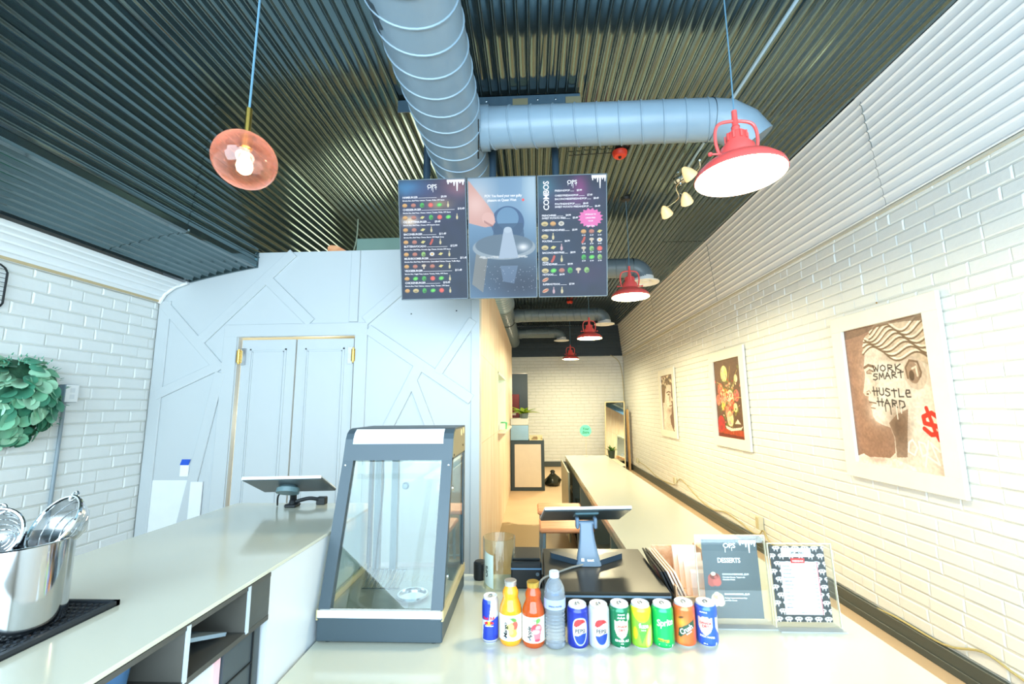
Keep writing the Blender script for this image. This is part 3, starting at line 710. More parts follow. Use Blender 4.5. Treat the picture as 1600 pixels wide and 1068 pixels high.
# track lights
t = thing('track_light', 'chrome ceiling spotlight bar with three cream glass heads', 'lamp', (1.52, 4.2, ZC))
MB().lathe([(.001, -.02), (.06, -.018), (.065, 0)], 24).build('ceiling_plate', M_CHROME, t, smooth=True)
MB().tube(smoothpath([(-.0, -.5, -.09), (.06, -.3, -.07), (-.04, 0, -.06), (.06, .25, -.07), (-.02, .45, -.09)], 6), .008, 8).tube([(0, 0, -.01), (0, 0, -.06)], .008, 8).build('wavy_bar', M_CHROME, t, smooth=True)
M_CREAM = mat('cream_glass_shade', (246, 232, 196), .25, emis=(255, 226, 150), estr=.55)
for (x, y, rz) in ((-.06, -.35, .4), (.10, .16, 1.0), (-.02, .46, .8)):
    Ms = Matrix.Translation((x, y, -.12)) @ Matrix.Rotation(rz, 4, 'Z') @ Matrix.Rotation(-.9, 4, 'Y')
    h = MB().lathe([(.012, .06), (.024, .05), (.05, .0), (.064, -.06), (.061, -.066)], 24, M=Ms).build('spot_head', M_CREAM, t, smooth=True)
    MB().tube([(x, y, -.12 + .03), (x * .5, y, -.07)], .006, 6).build('knuckle', M_CHROME, t)
MB().tube([(1.52, YF, ZC - .02), (1.53, 1.5, ZC - .022), (1.52, 2.6, ZC - .02), (1.52, 4.15, ZC - .02)], .011, 8)
tag(MB().tube([(1.50, YF + .02, ZC - .024), (1.50, 4.13, ZC - .024)], .011, 8).build('conduit_pipe', mat('light_conduit', (168, 196, 214), .35), smooth=True), 'thin pale conduit along the ceiling to the spotlight bar', 'conduit')
# red detectors on the ceiling
def detector(x, y, label):
    d = thing('smoke_detector', label, 'detector', (x, y, ZC - .01), group='red ceiling detectors')
    MB().lathe([(.001, -.045), (.05, -.045), (.062, -.03), (.066, -.008), (.066, .0)], 28).build('housing', mat('red_plastic', (226, 66, 44), .4), d, smooth=True)
    MB().lathe([(.001, -.062), (.012, -.06), (.014, -.045)], 14).build('sensor', M_BLACK, d, smooth=True)
    MB().tube([(-.06, .0, -.004), (-.45, .02, -.004)], .004, 6).build('wire', M_BLACK, d)
detector(.81, 3.66, 'round red detector on the ceiling above the right menu screen')
detector(.84, 9.3, 'round red detector on the ceiling beyond the menu screens')

# ================================================================== MENU SCREENS
# steel bar on the ceiling and drop poles
b = thing('mounting_bar', 'dark blue steel bar on the ceiling holding the screen poles', 'bracket', (0, 0, 0))
M_BAR = mat('blue_black_steel', (58, 78, 92), .35)
MB().box(-.95, .375, 2.88, 2.886, ZC - .115, ZC - .013).box(-.95, .375, 2.88, 2.97, ZC - .02, ZC - .013).build('angle_bar', M_BAR, b)
for x in (-.05, .33): MB().box(x - .06, x + .05, 2.875, 2.882, ZC - .10, ZC - .045).build('bolt_plate', mat('olive_tape', (112, 108, 84), .6), b)
for x in (-.3, .07, .2): MB().lathe([(.001, .008), (.007, .006), (.009, 0)], 8, M=Matrix.Translation((x, 2.88, ZC - .06)) @ Matrix.Rotation(PI / 2, 4, 'X')).build('bolt', M_CHROME, b)
TVT, TVB = Vector((0, 2.68, 3.117)), Vector((0, 2.84, 2.342))
tv_up = (TVT - TVB).normalized(); tv_h = (TVT - TVB).length; tv_n = Vector((0, -tv_up.z, tv_up.y))     # towards the viewers
mount = thing('screen_mount', 'black poles and rail carrying the three menu screens', 'bracket', (0, 0, 0))
for x in (-.735, -.258, .19): MB().tube([(x, 2.92, ZC - .03), (x, 2.92, 2.62)], .026, 14).build('pole', mat('blue_black_pole', (44, 62, 76), .35), mount, smooth=True)
MB().box(-.83, .47, 2.86, 2.905, 2.62, 2.66).box(-.83, .47, 2.84, 2.905, 2.86, 2.9).build('rail', M_BLACK, mount)
M_SCR2 = M_SCREENTXT
SW, SH = .452, tv_h
ICON = {'bun': (226, 176, 104), 'pat': (196, 128, 110), 'let': (70, 190, 80), 'tom': (222, 96, 84), 'pic': (96, 204, 90), 'bot': (222, 214, 170), 'chs': (226, 220, 140), 'bac': (206, 84, 66), 'egg': (232, 236, 240), 'avo': (150, 206, 120), 'oni': (226, 226, 214), 'mus': (216, 206, 186), 'fry': (222, 206, 146), 'pop': (214, 180, 190), 'dog': (226, 190, 150)}
def icon(cv, k, x, y, s):
    c = ICON[k]; dk = tuple(v * .72 for v in c)
    if k in ('bun', 'pat'): cv.ell(x, y, s, s * .8, c); cv.ell(x, y - s * .35, s * .9, s * .4, dk); cv.ell(x, y + .1 * s, s * .9, s * .5, c)
    elif k in ('let', 'avo'): cv.ell(x, y, s * .85, s, c); cv.ell(x + s * .3, y - s * .4, s * .6, s * .5, dk)
    elif k == 'tom': cv.ell(x, y, s, s * .92, c); cv.ell(x, y, s * .6, s * .55, tuple(min(255, v * 1.15) for v in c))
    elif k == 'pic': cv.ell(x, y, s * 1.05, s * .75, c, rot=.2); cv.ell(x, y, s * .6, s * .4, tuple(min(255, v * 1.2) for v in c))
    elif k in ('bot', 'pop'): cv.ell(x, y - s * .3, s * .42, s * .8, c); cv.line([(x, y), (x, y + s * 1.1)], s * .16, c)
    elif k == 'chs': cv.poly([(x - s, y - s * .2), (x - s * .1, y + s * .6), (x + s, y + s * .3), (x + s * .1, y - s * .6)], c)
    elif k == 'bac': cv.line([(x - s * .5, y - s * .8), (x, y), (x + s * .3, y + s * .9)], s * .42, c)
    elif k == 'egg': cv.ell(x, y, s, s * .8, c); cv.ell(x, y, s * .4, s * .35, (240, 190, 70))
    elif k == 'oni': cv.ell(x, y, s, s * .8, c); cv.ell(x, y, s * .5, s * .4, dk)
    elif k == 'mus': cv.ell(x, y + s * .3, s * .9, s * .55, c); cv.line([(x, y - s * .8), (x, y + s * .2)], s * .28, c)
    elif k == 'fry': cv.ell(x, y, s * 1.2, s * .8, c); cv.ell(x, y - s * .3, s * .7, s * .3, dk)
    elif k == 'dog': cv.ell(x, y, s * 1.2, s * .6, c, rot=.45); cv.line([(x - s * .8, y - s * .35), (x + s * .8, y + s * .35)], s * .18, (206, 92, 70))
def drips(put, x0, x1, y, h, sc):
    n = 7
    for k in range(n):
        x = x0 + (x1 - x0) * (k + .5) / n; l = h * (.35, .55, .3, .7, 1.0, .4, .5)[k % 7]
        put([(x, y), (x, y - l)], (x1 - x0) / n * .55)
def dark_screen(seed, glows):
    cv = Canvas(190, 330, SW, SH, (24, 36, 66))
    for x, y, rx, ry, c, a in glows: cv.glow(x * SW, y * SH, rx * SW, ry * SH, c, a)
    cv.noise(.25, .05); return cv
def screen(x0, label, cv, fl, extra=None):
    o = thing('menu_screen', label, 'screen', (x0 + SW / 2, 0, 0), group='menu screens hung under the duct')
    base = TVB - Vector((0, 0, 0)); px = lambda x, y, d: (x - SW / 2, base.y + tv_up.y * y + tv_n.y * d, base.z + tv_up.z * y + tv_n.z * d)
    m = MB(); m.box(0, SW, 0, SH, -.035, .0, bev=.004); m.v = [px(a, b_, c) for a, b_, c in m.v]; m.build('casing', M_BLACK, o)
    m = MB(); e = .006
    for bx in ((0, SW, 0, e), (0, SW, SH - e, SH), (0, e, 0, SH), (SW - e, SW, 0, SH)): m.box(*bx, -.002, .004)
    m.v = [px(a, b_, c) for a, b_, c in m.v]; m.build('bezel', mat('screen_bezel', (70, 84, 92), .3), o)
    cv.build('display', M_SCREEN, lambda X, Y: (X - SW / 2, base.y + tv_up.y * Y + tv_n.y * .0015, base.z + tv_up.z * Y + tv_n.z * .0015), o)
    if fl: fl.build('lettering', [M_SCREENTXT, mat('pink_screen', (10, 10, 10), .4, emis=(236, 110, 190), estr=1.0), mat('red_screen', (10, 10, 10), .4, emis=(235, 60, 60), estr=1.0)], lambda x, y: px(x, y, .0025), o)
    m = MB(); m.box(SW * .3, SW * .7, SH * .3, SH * .7, -.07, -.034, bev=.004); m.v = [px(a, b_, c) for a, b_, c in m.v]; m.build('back_plate', M_BLACK, o)
    return o
def ops_logo(f, x, y, s):
    f.text('OPS', x, y, s, 0, 'c', track=.03, xs=1.1)
    for k, l in ((-.8, .3), (-.1, .45), (.15, .8), (.72, .35)): f.rect(x + s * k, y - s * l, x + s * (k + .09), y + s * .06)
def flat_drips(f, x0, x1, y, h):
    n = 6
    for k in range(n):
        xa = x0 + (x1 - x0) * k / n; l = h * (.4, .3, .55, 1.0, .35, .5)[k]; w_ = (x1 - x0) / n
        f.rect(xa, y - h * .22, xa + w_, y); f.poly([(xa + w_ * .1, y - h * .2), (xa + w_ * .28, y - l), (xa + w_ * .6, y - l), (xa + w_ * .85, y - h * .2)])
# left screen
cv = dark_screen(1, ((.15, .93, .3, .09, (60, 150, 200), .8), (.85, .93, .28, .10, (200, 130, 130), .7), (.5, .8, .4, .2, (70, 60, 130), .5), (.15, .66, .14, .05, (255, 236, 200), .9), (.6, .79, .2, .05, (200, 170, 100), .6), (.3, .15, .8, .2, (20, 50, 80), .6)))
f = Flat(); ops_logo(f, SW * .5, SH * .925, .034); flat_drips(f, SW * .72, SW * .98, SH - .008, .075)
rows = [('HAMBURGER', '$9.99', 'Brioche Bun, Beef Patty, Lettuce, Tomato, Pickle, OPS Sauce', 'bun pat let tom pic bot', .60), ('CHEESEBURGER', '$10.49', 'Brioche Bun, Beef Patty, Cheese, Lettuce, Tomato, Pickle, OPS Sauce', 'bun pat chs let tom pic bot', .86),
        ('OG BUTTERBURGER', '$9.49', 'Brioche Bun, Beef Patty, Cheese, OPS Sesame Sauce', 'bun pat chs bot', .50), ('BACONBURGER', '$11.49', 'Brioche Bun, Beef Patty, Cheese, Bacon, OPS Maple Syrup', 'bun pat chs bac bot', .58),
        ('BUTTERAVOCADO', '$12.99', 'Brioche Bun, Beef Patty, Avocado, Egg, Cheese, Sriracha OPS Sauce', 'bun pat avo egg chs bot', .74), ('MUSHROOMBURGER', '$11.49', 'Brioche Bun, Beef Patty, Mushrooms, Caramelized Onions, Cheese, Truffle Mayo', 'bun pat mus pat chs bot', .88),
        ('VEGGIEBURGER', '$11.49', 'Brioche Bun, Veggie Patty, Lettuce, Tomato, Pickle, OPS Sauce', 'bun pic let tom pic bot', .80), ('CHICKENBURGER', '$10.49', 'Brioche Bun, Fried Chicken, Lettuce, Pickle, Tomato, OPS Sauce', 'bun fry let pic tom bot', .62)]
for i, (n_, p_, dsc, ic, wd) in enumerate(rows):
    y = SH * (.845 - .1015 * i); x = SW * .06
    w_ = f.text(n_, x, y, .0185); f.text(p_, SW * wd + .05, y, .0185, 0, 'r'); f.rect(x + w_ + .004, y, SW * wd - .016, y + .0022)
    q = text2d(dsc, .0125)[2]; f.text(dsc, x, y - .019, .0125 * min(1, SW * .88 / q))
    for k, key in enumerate(ic.split()): icon(cv, key, SW * (.09 + .128 * k), y - .046, .0165)
screen(-.867, 'left menu screen, dark, listing burgers with small ingredient pictures', cv, f)
# middle screen: photograph of a finger above a glass jar with a white cone
cv = Canvas(190, 330, SW, SH, (104, 150, 190)); u = lambda x, y: (x * SW, y * SH)
cv.glow(.15 * SW, .9 * SH, .35 * SW, .2 * SH, (190, 214, 232), .8); cv.glow(.95 * SW, .9 * SH, .2 * SW, .3 * SH, (196, 224, 240), .8)
cv.poly([u(.45, .72), u(.78, .72), u(.8, 1), u(.47, 1)], (130, 170, 206), .7); cv.glow(.5 * SW, .25 * SH, .9 * SW, .22 * SH, (70, 92, 112), .9); cv.glow(.8 * SW, .1 * SH, .5 * SW, .15 * SH, (30, 44, 70), .9)
cv.poly([u(.04, .12), u(.12, .42), u(.3, .42), u(.2, .05)], (170, 160, 140), .55)
cv.ell(.58 * SW, .62 * SH, .24 * SW, .14 * SH, (58, 96, 142)); cv.ell(.58 * SW, .66 * SH, .16 * SW, .09 * SH, (104, 150, 190)); cv.poly([u(.36, .5), u(.82, .5), u(.8, .62), u(.38, .62)], (48, 84, 120), .8)
cv.ell(.52 * SW, .42 * SH, .46 * SW, .10 * SH, (150, 170, 184)); cv.ell(.52 * SW, .44 * SH, .42 * SW, .09 * SH, (96, 120, 140)); cv.glow(.8 * SW, .42 * SH, .08 * SW, .03 * SH, (236, 246, 255), 1)
for k in range(40): cv.ell((.12 + .8 * rng.random()) * SW, (.335 + .015 * rng.random()) * SH, .02 * SW, .006 * SH, (206, 216, 222), a=.8)
cv.poly([u(.44, .33), u(.52, .565), u(.64, .565), u(.73, .335)], (170, 192, 214)); cv.ell(.58 * SW, .565 * SH, .06 * SW, .025 * SH, (184, 206, 226)); cv.poly([u(.46, .27), u(.72, .27), u(.66, .12), u(.5, .14)], (120, 150, 186), .6)
cv.poly([u(0, .98), u(.03, .97), u(.3, .77), u(.38, .70), u(.40, .63), u(.36, .60), u(.25, .59), u(0, .63)], (216, 170, 160)); cv.glow(.12 * SW, .78 * SH, .16 * SW, .1 * SH, (244, 212, 206), .7); cv.ell(.30 * SW, .66 * SH, .10 * SW, .05 * SH, (232, 190, 182), a=.8, rot=-.7)
for k in range(7): cv.line([u(.24 + k * .018, .645 - k * .006), u(.25 + k * .018, .625 - k * .006)], .0015, (120, 60, 60))
for k in range(60): cv.ell((.2 + .78 * rng.random()) * SW, (.05 + .22 * rng.random()) * SH, .004 * SW, .0025 * SH, (214, 228, 250), a=.9)
f = Flat(); f.text('POV: You found your new guilty', SW * .52, SH * .835, .0245, 0, 'c', xs=.82); f.text('pleasure on Queen West', SW * .5, SH * .80, .0245, 0, 'c', xs=.82); f.ell(SW * .81, SH * .807, .009, .009, 2)
screen(-.407, 'middle menu screen showing a finger over a jar with a white cone', cv, f)
# right screen
cv = dark_screen(2, ((.08, .9, .22, .12, (60, 130, 150), .8), (.62, .9, .12, .12, (190, 60, 150), .6), (.5, .78, .3, .08, (120, 60, 130), .6), (.7, .2, .3, .1, (80, 40, 90), .5), (.2, .4, .5, .3, (20, 60, 90), .4)))
f = Flat(); ops_logo(f, SW * .5, SH * .925, .034); flat_drips(f, SW * .78, SW * .99, SH - .008, .085)
f.text('COMBOS', SW * .165, SH * .715, .052, 0, 'l', rot=PI / 2, xs=.92)
for n_, p_, x, y, xe in (('FRIESANDPOP', '$5.99', .25, .865, .64), ('CHEESYFRIESANDPOP', '$7.49', .25, .825, .79), ('BACONCHEESEFRIESANDPOP', '$8.49', .25, .797, .88), ('POUTINEANDPOP', '$8.49', .25, .757, .73), ('SWEET POTATO FRIESANDPOP', '$6.49', .25, .733, .90), ('FRENCHFRIES', '$4.99', .06, .665, .48), ('SWEET POTATO FRIES', '$5.49', .06, .643, .58), ('CHEESYFRENCHFRIES', '$5.99', .06, .545, .57), ('POUTINE', '$6.99', .06, .455, .46), ('BACONCHEESYFRIES', '$8.99', .06, .36, .54), ('LOADEDFRIES', '$9.99', .06, .265, .50), ('HOTDOG', '$4.99', .06, .18, .38), ('SUPERHOTDOG', '$7.99', .06, .10, .52)):
    w_ = f.text(n_, SW * x, SH * y, .0168); f.text(p_, SW * xe, SH * y, .0168, 0, 'r'); xa = SW * x + w_ + .003; xb = SW * xe - .05
    if xb > xa: f.rect(xa, SH * y, xb, SH * y + .002)
f.text('SMOKED', SW * .06, SH * .283, .011)
for y, ks in ((.605, 'fry bun oni'), (.50, 'fry bot'), (.41, 'fry chs pop'), (.315, 'fry bac bot'), (.22, 'fry pic pat let mus avo'), (.145, 'dog'), (.055, 'dog pop bot')):
    for k, key in enumerate(ks.split()): icon(cv, key, SW * (.10 + .12 * k), SH * y, .019)
for r_, ks in enumerate(('bun pat chs', 'bac mus egg', 'mus avo tom', 'let pic avo')):
    for k, key in enumerate(ks.split()):
        icon(cv, key, SW * (.66 + .115 * k), SH * (.535 - .07 * r_), .0175); f.text('$1.49', SW * (.66 + .115 * k), SH * (.500 - .07 * r_), .0115, 0, 'c')
st_ = []
for k in range(32): rr = .083 if k % 2 else .066; st_.append((SW * .76 + rr * math.cos(PI * k / 16), SH * .645 + rr * .78 * math.sin(PI * k / 16)))
cv.poly(st_, (240, 120, 196)); f.text('UPGRADE TO', SW * .76, SH * .668, .0125, 0, 'c'); f.text('LARGE FRIES', SW * .76, SH * .64, .0125, 0, 'c'); f.text('+$1.00', SW * .76, SH * .615, .0125, 0, 'c'); f.text('Add Ons', SW * .76, SH * .573, .0165, 0, 'c')
screen(.053, 'right menu screen, dark, with combos, fries and a pink starburst', cv, f)

# ================================================================== FRAMED POSTERS ON THE RIGHT WALL
def poster(y0, y1, z0, z1, mat_w, cv, label, right_first=True, flat=None):
    """y0 = end nearer the viewer (right edge in the photo)."""
    o = thing('framed_poster', label, 'picture', (XR - .008, (y0 + y1) / 2, (z0 + z1) / 2), group='framed posters on the right wall')
    w, h = y1 - y0, z1 - z0; fr = MB(); T = .028
    a = mat_w
    for b_ in ((-w / 2, w / 2, -h / 2, -h / 2 + a), (-w / 2, w / 2, h / 2 - a, h / 2), (-w / 2, -w / 2 + a, -h / 2 + a, h / 2 - a), (w / 2 - a, w / 2, -h / 2 + a, h / 2 - a)):
        fr.box(-T, 0, b_[0], b_[1], b_[2], b_[3], bev=.002)
    fr.build('frame', mat('off_white_frame', (232, 232, 222), .4), o)
    MB().box(-.004, .0, -w / 2 + a, w / 2 - a, -h / 2 + a, h / 2 - a).build('backing', mat('frame_backing', (120, 100, 80), .6), o)
    pw, ph = w - 2 * a, h - 2 * a; assert abs(cv.w - pw) < 1e-6 and abs(cv.h - ph) < 1e-6
    cv.build('print', M_PRINT, lambda X, Y: (-.0055, pw / 2 - X, Y - ph / 2), o)
    MB().lathe([(.001, .006), (.005, .005), (.006, 0)], 8, M=Matrix.Translation((-.004, 0, h / 2 + .035)) @ Matrix.Rotation(-PI / 2, 4, 'Y')).build('nail', M_BRASS, o)
    return o
# 1: a plain classical stone head in profile with painted graffiti
PW, PH = .975 - 2 * .118, 1.255 - 2 * .118
cv = Canvas(230, 318, PW, PH, (150, 112, 92)); cv.glow(.1 * PW, .6 * PH, .3 * PW, .5 * PH, (166, 126, 104), .7); u = lambda x, y: (x * PW, y * PH)
ST, SD, SL = (222, 204, 188), (120, 92, 72), (246, 236, 224)
face = [(.24, .86), (.26, .80), (.24, .74), (.225, .70), (.235, .66), (.215, .60), (.19, .545), (.175, .515), (.20, .495), (.245, .49), (.235, .465), (.25, .445), (.29, .43), (.255, .415), (.265, .385), (.27, .345), (.30, .31), (.38, .285), (.47, .27), (.50, .20), (.49, .10), (.42, .06), (.20, .05), (.05, .03), (0, 0), (1, 0), (1, .95), (.75, .99), (.45, .97), (.3, .93)]
cv.poly([u(*p) for p in face], ST)
cv.glow(.42 * PW, .62 * PH, .18 * PW, .2 * PH, SL, .9); cv.glow(.34 * PW, .37 * PH, .12 * PW, .08 * PH, SL, .7); cv.glow(.75 * PW, .3 * PH, .2 * PW, .2 * PH, (238, 226, 214), .8)
cv.poly([u(*p) for p in ((.46, .30), (.56, .36), (.70, .40), (.66, .26), (.62, .08), (.5, .07), (.51, .2))], (134, 104, 84), .75); cv.glow(.58 * PW, .28 * PH, .12 * PW, .12 * PH, (96, 70, 54), .75); cv.glow(.34 * PW, .56 * PH, .05 * PW, .10 * PH, (196, 172, 152), .7); cv.glow(.68 * PW, .76 * PH, .25 * PW, .05 * PH, (120, 92, 70), .5)
# eye, brow, nostril, mouth
cv.line([u(.235, .70), u(.29, .715), u(.36, .70)], .010, SD); cv.line([u(.26, .665), u(.30, .68), u(.345, .665)], .006, SD); cv.ell(.295 * PW, .665 * PH, .03 * PW, .012 * PH, (180, 158, 140)); cv.line([u(.255, .655), u(.32, .65)], .003, SD)
cv.ell(.235 * PW, .505 * PH, .018 * PW, .008 * PH, SD); cv.line([u(.225, .52), u(.26, .53), u(.275, .51)], .004, (160, 134, 114)); cv.line([u(.245, .447), u(.33, .437)], .005, SD); cv.line([u(.26, .405), u(.31, .40)], .005, (150, 120, 100))
# ear
cv.ell(.82 * PW, .625 * PH, .115 * PW, .105 * PH, (206, 184, 164), rot=.25); cv.ell(.80 * PW, .635 * PH, .07 * PW, .075 * PH, (158, 128, 106), rot=.25); cv.line([u(.74, .60), u(.73, .67), u(.78, .715), u(.86, .70), u(.885, .63), u(.85, .56)], .007, (120, 92, 70)); cv.ell(.785 * PW, .615 * PH, .028 * PW, .034 * PH, (84, 62, 46)); cv.line([u(.80, .66), u(.84, .67), u(.845, .61)], .007, (226, 206, 186)); cv.line([u(.77, .545), u(.82, .535), u(.88, .59)], .010, (206, 184, 164))
# wavy hair strands
cv.poly([u(*p) for p in ((.22, .80), (.30, .93), (.5, .985), (.85, .985), (1, .93), (1, .66), (.9, .70), (.78, .76), (.62, .74), (.5, .80), (.36, .84), (.27, .83))], (206, 184, 160))
for k in range(9):
    b0 = .80 + .021 * k
    pts = [u(.24 + .75 * t + .03 * k * (1 - t) * .5, min(.985, b0 + .045 * math.sin(9 * t + k * .7) - (.16 - .016 * k) * max(0, t - .35))) for t in [j / 26 for j in range(27)]]
    cv.line(pts, .008, (112, 86, 62)); cv.line([(x, y + .012) for x, y in pts], .007, (240, 226, 206))
cv.poly([u(*p) for p in ((0, .93), (.25, .945), (.5, .985), (.5, 1), (0, 1))], (118, 90, 74), .8); cv.poly([u(*p) for p in ((.5, .985), (.8, .975), (1, .95), (1, 1), (.5, 1))], (118, 96, 80), .8)
cv.poly([u(*p) for p in ((0, .0), (0, .045), (.08, .065), (.2, .035), (.33, .03), (.48, .06), (.7, .02), (.7, 0))], (240, 224, 210)); cv.glow(.25 * PW, .03 * PH, .12 * PW, .02 * PH, (210, 150, 140), .6)
cv.noise(.16, .012); cv.noise(.12, .05)
def strokes(cv, t, x, y, sx_, sy_, r, col, sl=0.0):
    S = {'W': [[(0, 1), (.25, 0), (.5, .7), (.75, 0), (1, 1)]], 'O': [[(.5, 1), (.1, .7), (.1, .25), (.5, 0), (.9, .3), (.85, .75), (.5, 1)]], 'R': [[(.1, 0), (.15, 1), (.8, .85), (.75, .55), (.15, .5), (.9, 0)]], 'K': [[(.1, 0), (.1, 1)], [(.9, 1), (.1, .45), (.9, 0)]],
         'S': [[(.9, .9), (.3, 1), (.1, .7), (.8, .45), (.85, .15), (.4, -.05), (0, .1)]], 'M': [[(0, 0), (.15, 1), (.5, .3), (.85, 1), (1, 0)]], 'A': [[(0, 0), (.5, 1), (.95, -.1)], [(.15, .4), (.85, .4)]], 'T': [[(.5, -.1), (.5, 1)], [(0, .75), (1, .8)]],
         'H': [[(.2, -.1), (.15, 1.1)], [(.8, -.1), (.85, 1)], [(-.1, .5), (1.1, .55)]], 'U': [[(.1, 1), (.1, .2), (.5, 0), (.9, .2), (.9, 1)]], 'L': [[(.15, 1.05), (.1, 0), (.9, .05)]], 'E': [[(.1, .5), (.85, .6), (.8, .95), (.3, .95), (.1, .5), (.3, .05), (.9, .1)]], 'D': [[(.1, -.1), (.1, 1), (.8, .9), (.9, .3), (.4, 0), (.1, .05)]]}
    for i, ch in enumerate(t):
        for ln in S.get(ch, []): cv.line([(x + (i * 1.22 + a) * sx_, y + b_ * sy_ + (i * 1.22 + a) * sx_ * sl) for a, b_ in ln], r, col)
INK = (52, 44, 38)
strokes(cv, 'WORK', .345 * PW, .665 * PH, .073 * PW, .044 * PH, .0045, INK, -.05); strokes(cv, 'SMART', .335 * PW, .605 * PH, .062 * PW, .042 * PH, .0045, INK, .02)
strokes(cv, 'HUSTLE', .31 * PW, .50 * PH, .062 * PW, .05 * PH, .0048, INK, -.09); strokes(cv, 'HARD', .35 * PW, .425 * PH, .070 * PW, .048 * PH, .0048, INK, -.10)
for x, l in ((.50, .06), (.44, .04), (.57, .09), (.62, .05)): cv.line([u(x, .42), u(x, .42 - l)], .004, (240, 226, 214) if x > .55 else INK)
RD = (206, 44, 30)
cv.line([u(x, y) for x, y in ((.99, .345), (.93, .375), (.845, .35), (.85, .31), (.92, .30), (.985, .29), (.985, .25), (.90, .24), (.84, .275))], .015, RD); cv.line([u(.885, .405), u(.94, .26), u(.97, .21)], .013, RD)
for pts in (((.66, .18), (.64, .12), (.70, .10), (.74, .15), (.70, .20), (.66, .18)), ((.76, .19), (.78, .10), (.84, .12), (.82, .18), (.76, .19)), ((.86, .20), (.80, .04)), ((.84, .10), (.94, .06), (.88, .19), (.96, .14))): cv.line([u(*p) for p in pts], .006, (244, 234, 226))
poster(2.765, 3.74, 1.065, 2.32, .118, cv, 'largest framed poster, nearest: stone head in profile with graffiti and red dollar sign')
# 2: flowers on a dark ground
PW2, PHh = 1.03 - .25, 1.253 - .25
cv = Canvas(160, 220, PW2, PHh, (98, 70, 52)); u = lambda x, y: (x * PW2, y * PHh)
cv.glow(.3 * PW2, .8 * PHh, .5 * PW2, .3 * PHh, (116, 84, 58), .7); cv.poly([u(0, 0), u(1, 0), u(1, .10), u(0, .12)], (168, 62, 30)); cv.poly([u(0, 0), u(1, 0), u(1, .03), u(0, .05)], (112, 42, 26))
for k in range(70): 
    x, y = rng.normal(.45, .2), rng.normal(.5, .14); cv.ell(x * PW2, y * PHh, .04 * PW2, .018 * PHh, (96 + 40 * rng.random(), 104 + 30 * rng.random(), 52), rot=rng.random() * 3, a=.8)
for x0, y0, x1, y1 in ((.45, .5, .40, .78), (.5, .5, .8, .78), (.45, .4, .2, .6), (.5, .45, .75, .58), (.5, .4, .7, .35)): cv.line([u(x0, y0), u((x0 + x1) / 2 + .04, (y0 + y1) / 2), u(x1, y1)], .006, (120, 124, 66))
for x, y, r, c in ((.38, .82, .13, (236, 220, 150)), (.55, .50, .13, (240, 220, 170)), (.2, .62, .10, (230, 104, 74)), (.1, .48, .09, (224, 120, 100)), (.30, .48, .10, (236, 150, 120)), (.78, .53, .09, (226, 112, 96)), (.62, .42, .08, (220, 80, 50)), (.45, .32, .11, (226, 128, 112)), (.5, .24, .12, (236, 206, 160)), (.15, .17, .13, (196, 50, 44)), (.28, .40, .07, (212, 196, 90)), (.72, .38, .07, (226, 214, 150)), (.80, .74, .06, (236, 224, 180)), (.4, .58, .06, (216, 150, 60))):
    cv.ell(x * PW2, y * PHh, r * PW2, r * PW2 * 1.05, c)
    for k in range(9): cv.ell((x + r * .55 * math.cos(k * 2.4)) * PW2, y * PHh + r * .55 * PW2 * math.sin(k * 2.4), r * .33 * PW2, r * .28 * PW2, tuple(min(255, v * (.78 + .4 * rng.random())) for v in c), a=.85)
for k in range(170):
    x, y = rng.normal(.45, .19), rng.normal(.5, .13); c = [(226, 96, 80), (240, 190, 150), (200, 56, 44), (236, 220, 170), (110, 120, 56), (84, 92, 44), (230, 140, 120)][k % 7]
    cv.ell(x * PW2, y * PHh, (.012 + .02 * rng.random()) * PW2, (.008 + .012 * rng.random()) * PW2, c, rot=rng.random() * 3, a=.85)
for x0, y0, x1, y1 in ((.62, .45, .97, .50), (.65, .6, .86, .84), (.5, .62, .62, .9), (.35, .6, .08, .72), (.5, .3, .58, .06), (.52, .3, .75, .33)): cv.line([u(x0, y0), u((x0 + x1) / 2, (y0 + y1) / 2 + .03), u(x1, y1)], .004, (206, 176, 96))
cv.poly([u(*p) for p in ((.3, .15), (.55, .12), (.85, .14), (.92, .16), (.85, .11), (.5, .085), (.34, .11))], (240, 220, 200)); cv.poly([u(.66, .18), u(.86, .18), u(.76, .24)], (240, 214, 196))
cv.noise(.2, .02)
poster(5.30, 6.33, 1.082, 2.335, .125, cv, 'middle framed poster: bouquet of flowers on a dark brown ground')
# 3: plain stone face, far
y0, y1, z0, z1, a = 7.90, 8.86, 1.04, 2.30, .118
PW, PH = y1 - y0 - 2 * a, z1 - z0 - 2 * a
cv = Canvas(130, 190, PW, PH, (122, 92, 76)); u = lambda x, y: (x * PW, y * PH)
cv.poly([u(*p) for p in ((.02, 0), (.08, .3), (.05, .6), (.15, .9), (.5, .99), (.8, .88), (.82, .74), (.78, .62), (.90, .54), (.80, .50), (.82, .44), (.76, .40), (.74, .30), (.6, .26), (.66, .12), (.85, 0))], ST)
cv.glow(.5 * PW, .55 * PH, .18 * PW, .2 * PH, SL, .9); cv.glow(.2 * PW, .25 * PH, .2 * PW, .2 * PH, SL, .7); cv.poly([u(*p) for p in ((0, .75), (.15, .92), (.5, 1), (.9, .92), (.85, .80), (.6, .84), (.35, .76), (.2, .5), (.05, .5))], (128, 100, 66))
for k in range(40): x, y = rng.uniform(.0, .85), rng.uniform(.8, .98); cv.ell(x * PW, y * PH, .06 * PW, .018 * PH, (226, 210, 180) if k % 2 else (92, 72, 44), rot=rng.random() * 3)
